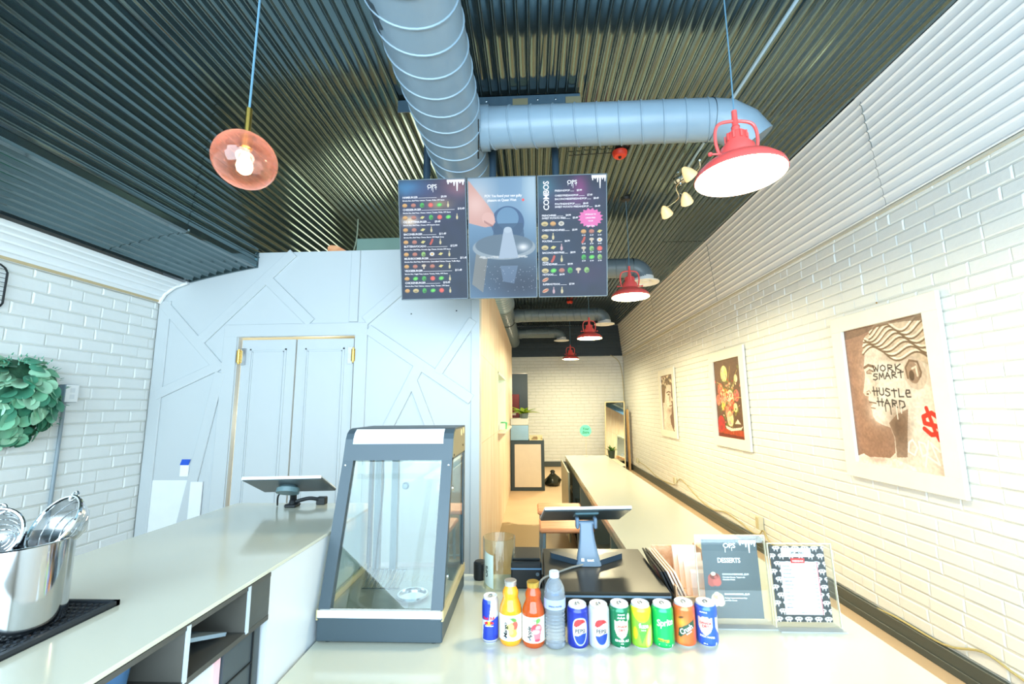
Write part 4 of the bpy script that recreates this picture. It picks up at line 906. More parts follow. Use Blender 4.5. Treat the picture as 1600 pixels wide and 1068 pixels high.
cv.line([u(.42, .68), u(.6, .70), u(.75, .68)], .012, SD); cv.ell(.58 * PW, .645 * PH, .08 * PW, .015 * PH, SD); cv.ell(.80 * PW, .515 * PH, .05 * PW, .015 * PH, SD); cv.line([u(.6, .44), u(.82, .45)], .010, SD); cv.glow(.66 * PW, .58 * PH, .05 * PW, .07 * PH, (140, 110, 90), .7); cv.glow(.6 * PW, .36 * PH, .2 * PW, .04 * PH, (150, 120, 100), .6)
cv.poly([u(.85, .02), u(.97, .04), u(.9, .08)], (240, 226, 200)); cv.noise(.2, .02)
poster(y0, y1, z0, z1, a, cv, 'farthest framed poster: weathered stone face on brown')

# ================================================================== COUNTERS
ZT, ZL = .90, 1.21
w = MB(); poly = [(-.695, 1.19), (1.075, 1.19), (1.075, 6.72), (.47, 6.72), (.47, 2.05), (-.695, 2.05)]
w.prism(poly, ZT - .03, ZT, 'z'); wt = w.build('worktop', M_COUNTER)
tag(wt, 'long L-shaped pale worktop carrying the drinks and the food warmer', 'counter')
base = thing('counter_base', 'low counter base with white front under the long pale worktop', 'counter', (0, 0, 0))
MB().box(-.69, 1.06, 1.21, 1.23, 0, ZT - .031).build('front_panel', M_PANELW, base)
MB().box(1.04, 1.06, 1.23, 6.70, 0, ZT - .031).build('side_panel', M_PANELW, base)
MB().box(-.69, .47, 2.02, 2.04, 0.0, ZT - .031).build('rear_panel', M_CHAR, base)
M_GREEN = mat('grey_green_laminate', (132, 136, 116), .4)
MB().box(.49, 1.04, 2.06, 6.70, .0, .08).box(.98, 1.03, 2.06, 6.7, .08, ZT - .031).build('carcass', M_BLACK, base)
for k, y in enumerate((2.08, 3.0, 3.92, 4.84, 5.76, 6.66)): MB().box(.49, .98, y, y + .025, .08, ZT - .031).build('divider', M_GREEN, base)
for y in (2.11, 3.03, 3.95, 4.87, 5.79): MB().box(.52, .98, y, y + .88, .46, .48).build('shelf', M_GREEN, base)
MB().box(.475, .49, 2.06, 6.7, ZT - .075, ZT - .031).build('top_rail', M_GREEN, base)
MB().box(.40, .42, 5.3, 6.55, .08, ZT - .04, bev=.003).build('open_door', M_GREEN, base)
for i, (y, c, z) in enumerate(((5.2, (214, 176, 96), .48), (5.5, (226, 204, 120), .48), (6.1, (196, 150, 70), .48))):
    tag(MB().box(.6, .8, y, y + .22, z, z + .22, bev=.01).build('storage_box', mat('shelf_box_%d' % i, c, .5)), ('amber storage box on the counter shelf, nearest of three', 'pale yellow storage box on the counter shelf, middle of three', 'brown storage box on the counter shelf, farthest of three')[i], 'box', 'boxes on the counter shelf')
# pick-up counter on the left, bar height
XE = -.705
tag(MB().box(-1.335, XE + .005, .40, 2.0, ZL - .010, ZL, bev=.002).build('pickup_worktop', M_COUNTER), 'raised pale worktop on the left holding utensil pot and tablet', 'counter')
pb = thing('pickup_counter_base', 'pick-up counter with charcoal open slots and a white end panel', 'counter', (0, 0, 0))
MB().box(-1.32, XE, 1.215, 1.99, 0, ZL - .011).build('white_end_panel', M_PANELW, pb)
S0, S1 = 1.095, ZL - .011
m = MB(); m.box(-1.3, XE + .004, .40, 1.212, S0 - .012, S0).box(-1.3, XE + .004, .4, 1.212, S1 - .010, S1).box(-1.32, -1.3, .4, 1.212, S0, S1)
m.build('slot_shelf', mat('dark_brown_shelf', (72, 72, 68), .45), pb)
MB().box(-1.0, XE + .003, 1.128, 1.212, S0, S1 - .01).build('end_block', mat('dark_scuffed_panel', (72, 76, 74), .45, var=.3, scale=14), pb)
for y in (.925, 1.118):
    dv = MB().box(-1.25, XE + .002, y, y + .009, S0, S1 - .002).build('slot_divider', mat('dark_brown_board', (84, 82, 76), .5), pb)
    MB().box(XE + .002, XE + .006, y, y + .009, S0 - .004, S1 - .002).build('pale_edge', mat('pale_grey_edge', (186, 198, 208), .4), dv)
m = MB(); m.box(-1.28, XE - .012, 1.07, 1.205, 0, S0 - .013); m.build('charcoal_cabinet', M_CHAR, pb)
m = MB(); m.box(XE - .013, XE - .008, 1.172, 1.175, .3, S0 - .013).box(XE - .013, XE - .008, 1.07, 1.172, 1.0, 1.003); m.build('cabinet_joint', M_BLACK, pb)
MB().box(-1.28, XE - .02, .965, 1.066, 0, S0 - .013, bev=.006).build('white_cabinet', M_PANELW, pb)
MB().box(XE - .022, XE - .017, 1.045, 1.066, 0, S0 - .013).build('pink_strip', mat('pink_edge', (236, 190, 200), .4), pb)
MB().box(-1.28, XE - .02, .40, .953, 0, S0 - .013, bev=.006).build('white_cabinet', M_PANELW, pb)
MB().box(-1.26, XE - .03, .953, .966, 0, S0 - .014).build('blue_strip', mat('navy_edge', (50, 76, 110), .4), pb)
# things in the slots
tag(MB().lathe([(.001, 0), (.026, 0), (.034, .062), (.031, .062), (.024, .004), (.001, .004)], 24).build('cup', mat('blue_cup', (70, 110, 150), .35), smooth=True, loc=(-.80, .865, S0)), 'small blue cup standing in the left counter slot', 'cup')
tag(MB().box(-.9, XE - .03, .64, .80, S0, S0 + .035, bev=.004).build('cardboard_box', mat('brown_card', (150, 120, 84), .7)), 'flat brown cardboard box in the left counter slot', 'box')
M1 = Matrix.Translation((-.80, 1.02, S0 + .035)) @ Matrix.Rotation(-.35, 4, 'X')
tag(MB().box(-.1, .07, -.075, .075, -.004, .004, M=M1).build('metal_plate', mat('blue_grey_plate', (130, 152, 168), .3)), 'pale blue-grey plate propped at an angle in the counter slot', 'plate')

# ================================================================== PICK-UP COUNTER ITEMS
bm_ = MB(); bm_.box(-1.25, -.905, .42, .987, ZL, ZL + .005, bev=.002).box(-1.25, -.905, .979, .987, ZL, ZL + .0105).box(-.915, -.905, .42, .987, ZL, ZL + .0105)
for i in range(24):
    for j in range(34): bm_.box(-1.24 + i * .0135, -1.234 + i * .0135, .43 + j * .0162, .437 + j * .0162, ZL + .004, ZL + .0085)
tag(bm_.build('bar_mat', M_DRUB), 'black rubber bar mat with raised studs under the steel pot', 'mat')
pt = thing('utensil_pot', 'tall mirror-finish stainless steel pot holding two strainers', 'pot', (-1.018, .865, ZL + .0088))
MB().lathe([(.001, .0), (.080, .0), (.085, .004), (.085, .155), (.088, .158), (.083, .158), (.082, .006), (.001, .005)], 56).build('body', M_STEEL, pt, smooth=True)
def strainer(loc, rx, ry, rz, r, label):
    s = thing('strainer', label, 'strainer', loc, group='wire strainers in the steel pot'); Ms = Matrix.Rotation(rz, 4, 'Z') @ Matrix.Rotation(rx, 4, 'X') @ Matrix.Rotation(ry, 4, 'Y')
    MB().lathe([(r, 0), (r * .97, -.012), (r * .8, -.03), (r * .5, -.045), (r * .2, -.052), (.001, -.053)], 32, M=Ms).build('mesh_bowl', glass_mat('fine_wire_mesh', (.62, .66, .68), .25, 1.8, 3.0), s, smooth=True)
    m = MB(); m.tube([Ms @ Vector((r * math.sin(a), r * math.cos(a), 0)) for a in [2 * PI * k / 36 for k in range(37)]], .0038, 8); m.build('rim', M_CHROME, s, smooth=True)
    m = MB()
    for k in range(1, 6):
        zz = -.053 * (1 - (k / 6) ** 2); q = r * (k / 6) ** .8
        m.tube([Ms @ Vector((q * math.sin(a), q * math.cos(a), zz)) for a in [2 * PI * j / 28 for j in range(29)]], .0009, 4)
    m.build('wire_rings', M_CHROME, s)
    m = MB(); m.tube([Ms @ Vector((0, -r * 1.0, 0)), Ms @ Vector((0, -r * 1.3, .0)), Ms @ Vector((0, -r * 2.3, -.0))], .004, 6); m.build('handle', M_STEEL, s)
    m = MB(); m.tube([Ms @ Vector((.5 * r * math.sin(a) * .35, r * (1.0 + .18 * math.cos(a)), .0)) for a in [2 * PI * k / 16 for k in range(17)]], .002, 6); m.build('hook', M_CHROME, s)
    return s
strainer((-.985, .90, ZL + .190), 1.05, 0, -.25, .056, 'round wire strainer leaning right in the steel pot, hook upward')
strainer((-1.045, .835, ZL + .183), 1.15, .2, .25, .050, 'wire strainer with dark rim at the left of the steel pot')
# POS terminals
def tablet_slab(parent, near, far, wn, tk=.012):
    """near / far: mid points of the near (raised) and far edges, local coordinates."""
    n, f = Vector(near), Vector(far); d = (f - n).normalized(); x = Vector((d.y, -d.x, 0)).normalized(); nrm = x.cross(d).normalized()
    if nrm.z < 0: nrm = -nrm
    L = (f - n).length; R = Matrix((x, d, nrm)).transposed().to_4x4(); T = Matrix.Translation(n) @ R
    MB().box(-wn / 2, wn / 2, 0, L, -tk, 0, bev=.004, M=T).build('tablet_case', mat('dark_tablet_back', (66, 76, 80), .3), parent)
    MB().box(-wn / 2 + .001, wn / 2 - .001, -.0025, L - .001, -.009, .0015, M=T).build('white_rim', M_WHITE, parent)
    MB().box(-wn / 2 + .012, wn / 2 - .012, .012, L - .012, .0012, .0022, M=T).build('glass_screen', mat('black_glass', (12, 14, 18), .08, coat=.5), parent)
    return T
pos2 = thing('tablet_terminal', 'dark tablet on a small arm stand at the far end of the raised counter', 'terminal', (-1.03, 1.93, ZL))
T = tablet_slab(pos2, (.03, -.17, .150), (.005, .03, .068), .305)
MB().lathe([(.001, .0), (.045, 0), (.045, .018), (.03, .03), (.001, .03)], 24, M=T @ Matrix.Translation((-.01, .11, -.040))).build('mount_disc', mat('grey_blue_mount', (92, 116, 120), .35), pos2, smooth=True)
m = MB(); m.tube([(.005, -.06, .085), (.0, -.02, .06), (-.01, .0, .03), (-.01, -.01, .008)], .014, 12); m.box(-.035, .015, -.03, .02, 0, .014, bev=.004); m.build('arm', M_BLACK, pos2, smooth=True)
MB().tube(smoothpath([(.0, .0, .02), (.05, .02, .03), (.09, .04, .02)], 5), .008, 8).box(.075, .115, .03, .06, .0, .032, bev=.003).build('clamp', M_BLACK, pos2)
MB().tube(smoothpath([(-.02, -.03, .075), (-.07, -.01, .05), (-.085, .01, .003)], 6), .0035, 6).build('cable', M_BLACK, pos2)

# warmer ------------------------------------------------------------------
wm = thing('food_warmer', 'blue-grey glass food display warmer with slanted front on the counter', 'warmer', (-.489, 1.46, ZT))
HX = .199; D = .44; HB, HT = .545, .652          # half width, depth, hood bottom / top
MB().box(-HX, HX, 0, D, .008, .078, bev=.003).build('base', M_WARMER, wm)
for x in (-HX + .03, HX - .03):
    for y in (.03, D - .03): MB().lathe([(.001, 0), (.014, 0), (.014, .01), (.001, .01)], 14, c=(x, y, -.0)).build('foot', M_BLACK, wm)
MB().box(-HX + .002, HX - .002, -.002, .012, .078, .1).build('base_strip', mat('warmer_white_strip', (222, 226, 226), .3), wm)
MB().box(HX - .006, HX + .003, .0, D, .07, .1).box(-HX - .003, -HX + .006, .0, D, .07, .1).build('side_strip', mat('warmer_gold_strip', (186, 172, 130), .3), wm)
slant = lambda z: .004 + (z - .08) / (HB - .08) * .142
for s in (-1, 1):
    m = MB(); xa, xb = sorted((s * HX, s * (HX - .038))); m.prism([(slant(.075) - .004, .075), (slant(.075) + .022, .075), (slant(HB + .01) + .022, HB + .01), (slant(HB + .01) - .004, HB + .01)], xa, xb, 'x'); fp = m.build('front_post', M_WARMER, wm)
    MB().box(*sorted((s * HX, s * (HX - .012))), D - .03, D, .078, HB + .01).build('rear_post', M_WARMER, wm)
    for z in (.09, HB - .02):
        y = slant(z) - .006
        for dx in ((.010, .028) if z < .2 else (.012,)):
            MB().lathe([(.001, .003), (.0035, .002), (.004, 0)], 10, M=Matrix.Translation((s * (HX - dx), y + .001, z)) @ Matrix.Rotation(PI / 2, 4, 'X')).build('screw', M_CHROME, fp)
    m = MB(); m.prism([(slant(.1) + .022, .1), (D - .03, .1), (D - .03, HB), (slant(HB) + .022, HB)], s * (HX - .006), s * (HX - .003), 'x'); m.build('side_glass', glass_mat('greenish_glass', (.93, .97, .95)), wm)
    for y, z in ((.17, .44), (.095, .17)):
        MB().lathe([(.001, .004), (.008, .003), (.009, 0)], 12, M=Matrix.Translation((s * (HX - .003), y, z)) @ Matrix.Rotation(s * PI / 2, 4, 'Y')).build('glass_clip', M_CHROME, wm)
m = MB(); m.prism([(slant(.1) + .006, .1), (slant(.1) + .010, .1), (slant(HB) + .010, HB), (slant(HB) + .006, HB)], -HX + .038, HX - .038, 'x'); m.build('front_glass', M_GLASS, wm)
MB().box(-HX + .012, HX - .012, D - .012, D - .008, .1, HB).build('rear_glass_door', M_GLASS, wm); rgd = bpy.data.objects['rear_glass_door']
# hood: rounded profile
hp = [(.142, HB), (.158, .600), (.163, .622), (.175, .640), (.195, .650), (.225, .652), (D, .652), (D, HB), (D - .012, HB), (D - .012, .640)]
m = MB(); prof = [(.140, HB - .004), (.152, .590), (.158, .615), (.168, .634), (.186, .647), (.212, .652), (D, .652), (D, HB - .004)]
m.prism(prof, -HX, HX, 'x'); m.build('hood', M_WARMER, wm)
m = MB(); m.prism([(a + .002, b) if i in (0,) else (a, b) for i, (a, b) in enumerate([(.146, HB + .004), (.156, .590), (.164, .618), (.178, .637), (.2, .645), (D - .01, .645), (D - .01, HB + .004)])], HX, HX + .002, 'x'); hsp = m.build('hood_lit_side', M_LITSIDE, wm)  # tan colour puts warm light onto the right side of the hood
for y, z in ((.33, .628), (.385, .633), (.37, .575), (.17, .556)): MB().lathe([(.001, .002), (.012 if z > .6 else .004, .0015), (.013 if z > .6 else .005, 0)], 14, M=Matrix.Translation((HX + .002, y, z)) @ Matrix.Rotation(PI / 2, 4, 'Y')).build('vent_hole', mat('pale_vent', (226, 206, 150), .4) if z > .6 else M_BLACK, hsp)
# white sign panel following the rounded front of the hood
sg = [(.1535, .597), (.1575, .6155), (.1675, .635), (.1855, .6482)]
m = MB(); vs = []
for x in (-HX + .030, HX - .035):
    for a, b in sg: vs.append((x, a - .0018, b + .0012))
m.add(vs, [(i, i + 1, i + 5, i + 4) for i in range(3)]); m.build('light_panel', mat('white_light_panel', (206, 212, 222), .25, emis=(220, 232, 255), estr=.06), wm, smooth=True)
# inside: steel floor with ring, rear chrome uprights, racks, knob
fl_ = MB(); fl_.box(-HX + .012, HX - .012, .03, D - .014, .079, .083)
for k in range(18): fl_.box(-.165 + k * .018, -.157 + k * .018, .05, .058, .083, .0845).box(-.165 + k * .018, -.157 + k * .018, .28, .34, .083, .0845)
fl_.build('perforated_tray', mat('warmer_steel_tray', (150, 152, 142), .3, metal=.8), wm)
MB().lathe([(.052, .0), (.056, .006), (.052, .011), (.046, .011), (.045, .003), (.001, .002)], 40, c=(.065, .15, .083)).build('heater_ring', M_STEEL, wm, smooth=True)
for x in (-.155, -.085):
    MB().box(x - .013, x + .013, D - .045, D - .02, .083, HB).build('rear_upright', mat('perforated_upright', (92, 108, 112), .35), wm)
MB().tube(smoothpath([(-.135, D - .05, HB), (-.128, D - .06, .4), (-.14, D - .06, .25), (-.15, D - .06, .09)], 6), .003, 6).build('cable', M_BLACK, wm)
MB().lathe([(.001, .016), (.010, .014), (.015, .005), (.013, -.004), (.005, -.008), (.005, -.02)], 18, M=Matrix.Translation((-.045, D - .02, .405)) @ Matrix.Rotation(PI / 2, 4, 'X')).build('door_knob', mat('knob_grey', (110, 130, 140), .3), rgd, smooth=True)
m = MB()
for k in range(9): m.tube([(-.13 + .016 * k, .20, .087), (-.13 + .016 * k, .20 + .09, .12)], .0018, 5)
m.tube([(-.135, .20, .087), (.005, .20, .087)], .0022, 5).tube([(-.135, .29, .12), (.005, .29, .12)], .0022, 5); m.build('wire_rack', M_CHROME, wm)

# ================================================================== DRINKS
def bent(r):        # wraps flat print (u along the circumference, v up) round a can of radius r
    return lambda u_, v_: (r * math.sin(u_ / r), -r * math.cos(u_ / r), v_)
def can(loc, rz, label, paint, flat, mats, r=.0328, h=.122, slim=False, group='soft drink cans on the counter'):
    t = thing('drink_can', label, 'can', loc, rz, group)
    s = h / .122; nr = r * .80
    prof = [(r * .78, 0), (r * .82, .0015 * s), (r * .955, .0065 * s), (r * .99, .010 * s), (r, .013 * s), (r, .103 * s), (r * .985, .1065 * s), (r * .95, .110 * s), (r * .86, .1155 * s), (nr, .118 * s)]
    zs = np.array([p[1] for p in prof]); rs = np.array([p[0] for p in prof])
    cv = Canvas(129, 60, 2 * PI * r, prof[-1][1], (200, 200, 204)); cv.X = cv.X - PI * r; paint(cv, r, h); silver = (206, 208, 212)
    cv.c[cv.Y < .0045 * s] = silver; cv.c[cv.Y > .1155 * s] = silver
    def fn(X, Y): R_ = np.interp(Y, zs, rs); A = X / r; return (R_ * np.sin(A), -R_ * np.cos(A), Y)
    cv.build('body', M_CAN, fn, t, smooth=True)
    m = MB().lathe([(nr, .1175 * s), (nr + .0012, .1205 * s), (nr, h), (nr - .002, .1205 * s), (nr - .0035, .1175 * s), (.001, .1178 * s)], 40); lid = m.build('lid', mat('aluminium_lid', (232, 232, 230), .3, metal=.25), t, smooth=True)
    m = MB(); m.tube([(.006 * math.sin(a), .002 + .010 * math.cos(a), .1195 * s) for a in [2 * PI * k / 16 for k in range(17)]], .0016, 6); m.build('pull_tab', M_CHROME, lid, smooth=True)
    if flat: 
        f = Flat(); flat(f, r, h); f.build('lettering', mats, bent(r + .0010), t)
    return t
MW = mat('label_white', (246, 246, 246), .35); MK = mat('label_black', (20, 22, 26), .35); MR = mat('label_red', (206, 34, 44), .35); MG = mat('label_green', (0, 96, 58), .35); MBL = mat('label_navy', (20, 44, 120), .35)
CX_ = [(-.144, 1.500), (-.079, 1.494), (-.007, 1.484), (.060, 1.478), (.130, 1.480), (.195, 1.480), (.261, 1.488), (.326, 1.490), (.393, 1.490), (.463, 1.503), (.531, 1.505)]
cz = ZT + .0
def face(i, d=0): x, y = CX_[i]; return math.atan2(-x, y) * -1 * -1 * 0 + (math.atan2(x, y) * -1) + d
# energy drink
def p_energy(cv, r, h):
    B = (30, 60, 178); S = (208, 212, 218)
    cv.c[:] = S; x, y = cv.X, cv.Y
    q1 = (y > h * .52) & (x < (y - h * .5) * .12 - .001) & (x > -.036); q2 = (y < h * .48 + x * .5) & (y < h * .56) & (y > h * .085) & (x > -.024 + (y - .02) * .1); cv.c[q1] = B; cv.c[q2] = B
    cv.c[(y < h * .05)] = B; cv.ell(-.002, h * .45, .010, .007, (250, 196, 60))
def f_energy(f, r, h):
    f.text('Red', -.020, h * .535, .0115, 2); f.text('Bull', .0015, h * .535, .0115, 2); f.poly([(-.017, h * .46), (-.006, h * .50), (-.003, h * .44), (-.013, h * .43)], 2); f.poly([(.016, h * .46), (.005, h * .50), (.002, h * .44), (.012, h * .43)], 2); f.text('ENERGY DRINK', 0, h * .385, .0042, 0, 'c')
can((*CX_[0], cz), -.05, 'slim blue and silver energy drink can, leftmost of the drinks', p_energy, f_energy, [MW, MK, MR], r=.0262, h=.134, group='drinks lined up on the counter')
# juice bottles
def juice(i, label, juice_c, cap_c, name, fruit, transl, rz):
    t = thing('juice_bottle', label, 'bottle', (*CX_[i], cz), rz, 'drinks lined up on the counter')
    mj = mat('juice_' + name.lower(), juice_c, .07, trans=transl, ior=1.36, coat=.5, var=.02)
    prof = [(.001, 0), (.028, 0), (.033, .004), (.035, .012), (.035, .098), (.033, .108), (.0255, .126), (.0235, .134), (.0255, .142), (.0245, .152), (.018, .163), (.0165, .172), (.0165, .176)]
    MB().lathe(prof, 44).build('glass_body', mj, t, smooth=True)
    MB().lathe([(.0165, .166), (.0195, .167), (.0198, .180), (.018, .182), (.001, .182)], 32).build('cap', mat('cap_' + name.lower(), cap_c, .25, metal=.7), t, smooth=True)
    r = .0354; cv = Canvas(140, 60, 2 * PI * r * .86, .072, (240, 238, 228)); cv.X = cv.X - cv.w / 2
    kx, ky = cv.X.copy(), cv.Y.copy(); cv.X = (cv.X - .008) / 1.35 + .010; cv.Y = (cv.Y - .036) / 1.3 + .034
    if fruit == 'mango':
        cv.ell(.010, .034, .011, .013, (232, 150, 90)); cv.ell(.016, .040, .007, .009, (214, 84, 70)); cv.ell(.004, .036, .009, .008, (222, 216, 110)); cv.ell(.011, .022, .010, .008, (242, 176, 76)); cv.ell(.013, .052, .007, .004, (96, 140, 60), rot=-.4); cv.ell(.006, .025, .006, .005, (250, 206, 110))
    else:
        cv.ell(.010, .036, .013, .012, (214, 60, 74)); cv.ell(.014, .038, .007, .006, (240, 150, 150)); cv.poly([(.000, .036), (.022, .036), (.018, .012), (.005, .012)], (226, 110, 120)); cv.ell(.0115, .012, .007, .003, (206, 60, 80)); cv.ell(.008, .030, .009, .004, (250, 214, 214)); cv.ell(.014, .054, .006, .005, (110, 180, 80), rot=.6); cv.line([(.010, .045), (.011, .056)], .0012, (90, 130, 60))
    cv.X, cv.Y = kx, ky; cv.ell(-.014, .008, .003, .003, (120, 140, 190))
    cv.build('paper_label', M_PRINT, lambda X, Y: (r * np.sin(X / r), -r * np.cos(X / r), Y + .018), t, smooth=True)
    f = Flat(); f.text(name, -.0095, .026, .0175, 0, 'l', rot=PI / 2, shear=.2); f.text('organic', .003, .080, .006, 1, 'c')
    f.build('lettering', [MK, mat('label_leaf', (90, 150, 80), .4)], bent(r + .0009), t)
juice(1, 'glass bottle of orange mango juice with silver cap', (246, 164, 40), (206, 204, 200), 'Mango', 'mango', .15, .0)
juice(2, 'glass bottle of red-amber apple juice with gold cap', (226, 96, 34), (214, 176, 84), 'Apple', 'apple', .45, .05)
# water bottle
wb = thing('water_bottle', 'clear plastic water bottle with pale blue cap and label', 'bottle', (*CX_[3], cz), 0, 'drinks lined up on the counter')
prof = [(.001, .003), (.02, 0), (.029, .003), (.0315, .010)]
for k in range(9): z = .014 + k * .0098; prof += [(.0315, z), (.0295, z + .003), (.0295, z + .0055), (.0315, z + .0085)]
prof += [(.032, .108), (.0335, .112), (.0335, .142), (.032, .146), (.0325, .156), (.030, .170), (.022, .186), (.014, .196), (.0125, .199), (.0125, .206)]
M_WATER = mat('water_in_clear_plastic', (226, 238, 250), .05, trans=.78, ior=1.2, var=.01)
MB().lathe(prof, 44).build('bottle_body', M_WATER, wb, smooth=True)
MB().lathe([(.013, .197), (.0155, .198), (.0155, .213), (.014, .215), (.001, .215)], 30).build('cap', mat('pale_blue_cap', (196, 214, 240), .3), wb, smooth=True)
MB().lathe([(.0338, .113), (.0338, .141)], 44).build('label_band', mat('lilac_blue_label', (176, 192, 240), .3, alpha=.75), wb, smooth=True)
f = Flat(); f.text('SPRING WATER', 0, .121, .0065, 0, 'c'); f.build('lettering', [MBL], bent(.0342), wb)
f = Flat(); f.text('PURE', 0, .1555, .010, 0, 'c'); f.build('embossed_word', [mat('embossed_blue', (70, 110, 170), .3)], lambda u_, v_: (.033 * math.sin(u_ / .033), -.0335 * math.cos(u_ / .033) + .004 * (v_ - .155) / .01, v_), wb)
# cola cans
def p_cola(bg, ring):
    def p(cv, r, h):
        cv.c[:] = bg
        if bg[0] < 100: cv.glow(0, h * .5, r * 3, h * .3, (30, 74, 190), .5)
        x0, y0 = .004, h * .45; X, Y = cv.X - x0, cv.Y - y0
        top, bot, wd = h * .30, h * .35, .0245
        sh = np.where(Y > 0, np.maximum(np.abs(X) / wd, 0) ** 2.6 + np.maximum(Y / top, 0) ** 3.2, (np.abs(X) / wd) ** 2.2 + (np.abs(Y) / bot) ** 2.0); a = np.clip((1 - sh) * 6, 0, 1); cv.put(a, (246, 246, 248))
        ins = np.where(Y > 0, (np.abs(X) / (wd - .003)) ** 2.6 + (Y / (top - .003)) ** 3.2, (np.abs(X) / (wd - .003)) ** 2.2 + (np.abs(Y) / (bot - .003)) ** 2)
        cv.put(np.clip((1 - ins) * 6, 0, 1) * (Y > .016 + .10 * X + .004 * np.sin(X * 140)), (226, 54, 58)); cv.put(np.clip((1 - ins) * 6, 0, 1) * (Y < -.011 + .06 * X + .003 * np.sin(X * 140)), (18, 64, 160))
    return p
def f_cola(f, r, h): f.text('PEPSI', .004, h * .45 - .0058, .0155, 1, 'c', xs=.92, track=.05)
can((*CX_[4], cz), .02, 'blue cola can with a white ringed globe, left of the silver one', p_cola((24, 40, 150), 0), f_cola, [MW, MK, MR], group='drinks lined up on the counter')
can((*CX_[5], cz), -.02, 'silver diet cola can with a white ringed globe', p_cola((204, 208, 214), 0), f_cola, [MW, MK, MR], group='drinks lined up on the counter')
# ginger ale / tonic with shield
def shield(cv, x0, h, col, sy=1.0):
    pts = [(-.021, .022), (-.012, .020), (-.006, .025), (0, .022), (.006, .025), (.012, .020), (.021, .022), (.021, -.006), (.014, -.020), (0, -.030), (-.014, -.020), (-.021, -.006)]
    cv.poly([(x0 + a, h * .48 + b * sy) for a, b in pts], col)
def p_ginger(cv, r, h):
    cv.c[:] = (0, 112, 72); shield(cv, .0, h, (236, 226, 200)); cv.poly([(-.012, h * .71), (-.009, h * .76), (-.004, h * .72), (0, h * .77), (.004, h * .72), (.009, h * .76), (.012, h * .71)], (240, 240, 236))
    cv.ell(.024, h * .74, .006, .010, (240, 240, 236)); shield(cv, .085, h, (236, 226, 200)); shield(cv, -.085, h, (236, 226, 200))
def f_ginger(f, r, h):
    f.text('CANADA', 0, h * .51, .0085, 2, 'c'); f.text('DRY', 0, h * .42, .0105, 2, 'c'); f.text('GINGER ALE', 0, h * .185, .0085, 0, 'c'); f.text('soda', 0, h * .135, .005, 0, 'c'); f.text('355 mL', .0, h * .06, .0045, 0, 'c'); f.text('ALWAYS', 0, h * .79, .006, 0, 'c')
can((*CX_[6], cz), -.03, 'dark green ginger ale can with a cream shield and red words', p_ginger, f_ginger, [MW, MK, MR], group='drinks lined up on the counter')
def p_tea(cv, r, h):
    cv.c[:] = (150, 206, 60); cv.glow(0, h * .5, .016, h * .2, (80, 190, 70), .9); cv.put(np.clip((cv.Y - (h * .62 + (np.abs(cv.X) / .03) ** 2 * .02)) * 900, 0, 1), (240, 216, 40))
    cv.ell(.022, h * .30, .012, .032, (240, 226, 90), rot=-.25); cv.ell(.023, h * .30, .009, .027, (250, 240, 150), rot=-.25); cv.ell(-.024, h * .36, .008, .018, (240, 206, 40)); cv.poly([(-.004, h * .12), (.010, h * .40), (-.012, h * .40)], (70, 150, 60), .7); cv.ell(0, h * .69, .01, .003, (226, 160, 30))
def f_tea(f, r, h): f.text('fuze', .003, h * .50, .019, 0, 'c', xs=1.05); f.text('iced tea', .002, h * .44, .005, 0, 'c')
can((*CX_[7], cz), -.06, 'yellow and green iced tea can with lemons', p_tea, f_tea, [MW, MK, MR], group='drinks lined up on the counter')
def p_lime(cv, r, h): cv.c[:] = (0, 176, 90); cv.poly([(-.022, h * .20), (.012, h * .17), (.012, h * .23), (-.022, h * .26)], (196, 222, 60)); cv.ell(.024, h * .085, .003, .005, (220, 244, 230))
def f_lime(f, r, h): f.text('Sprite', .002, h * .56, .026, 0, 'c', shear=.15, xs=.92, rot=.12); f.text('lemon lime', -.021, h * .205, .006, 3, rot=-.09); f.rect(-.02, h * .125, .004, h * .13); f.rect(-.02, h * .10, .014, h * .105)
can((*CX_[8], cz), -.10, 'bright green lemon-lime soda can with big white word', p_lime, f_lime, [MW, MK, MR, MG], group='drinks lined up on the counter')
def p_orange(cv, r, h): cv.c[:] = (240, 106, 52); cv.glow(-.016, h * .58, .016, h * .13, (250, 170, 60), .9); cv.glow(-.02, h * .15, .012, h * .12, (252, 190, 90), .5); cv.poly([(-.026, h * .26), (-.022, h * .44), (.026, h * .66), (.028, h * .48), (-.008, h * .30), (-.018, h * .24)], (46, 84, 62)); cv.ell(-.014, h * .70, .008, .003, (90, 60, 30), rot=.3)
def f_orange(f, r, h): f.text('Crush', .002, h * .38, .0215, 0, 'c', rot=.52, shear=.1, xs=.88); f.text('ORANGE', .008, h * .345, .005, 0, 'c', rot=.5)
can((*CX_[9], cz), -.14, 'orange soda can with slanted white word', p_orange, f_orange, [MW, MK, MR], group='drinks lined up on the counter')
def p_tonic(cv, r, h):
    cv.c[:] = (44, 92, 200); shield(cv, -.008, h * 1.08, (214, 206, 196)); shield(cv, .045, h * 1.08, (214, 206, 196)); shield(cv, -.07, h * 1.08, (214, 206, 196)); cv.ell(.024, h * .085, .003, .005, (220, 230, 250))
def f_tonic(f, r, h): f.text('CANADA', -.008, h * .545, .0085, 2, 'c'); f.text('DRY', -.008, h * .465, .0105, 2, 'c'); f.text('SODA WATER', -.004, h * .235, .0075, 0, 'c', rot=-.08); f.text('ALWAYS', -.012, h * .80, .006, 0, 'c'); f.text('355 mL', -.01, h * .085, .0045, 0, 'c')
can((*CX_[10], cz), -.2, 'blue soda water can with a cream shield, rightmost of the drinks', p_tonic, f_tonic, [MW, MK, MR], group='drinks lined up on the counter')

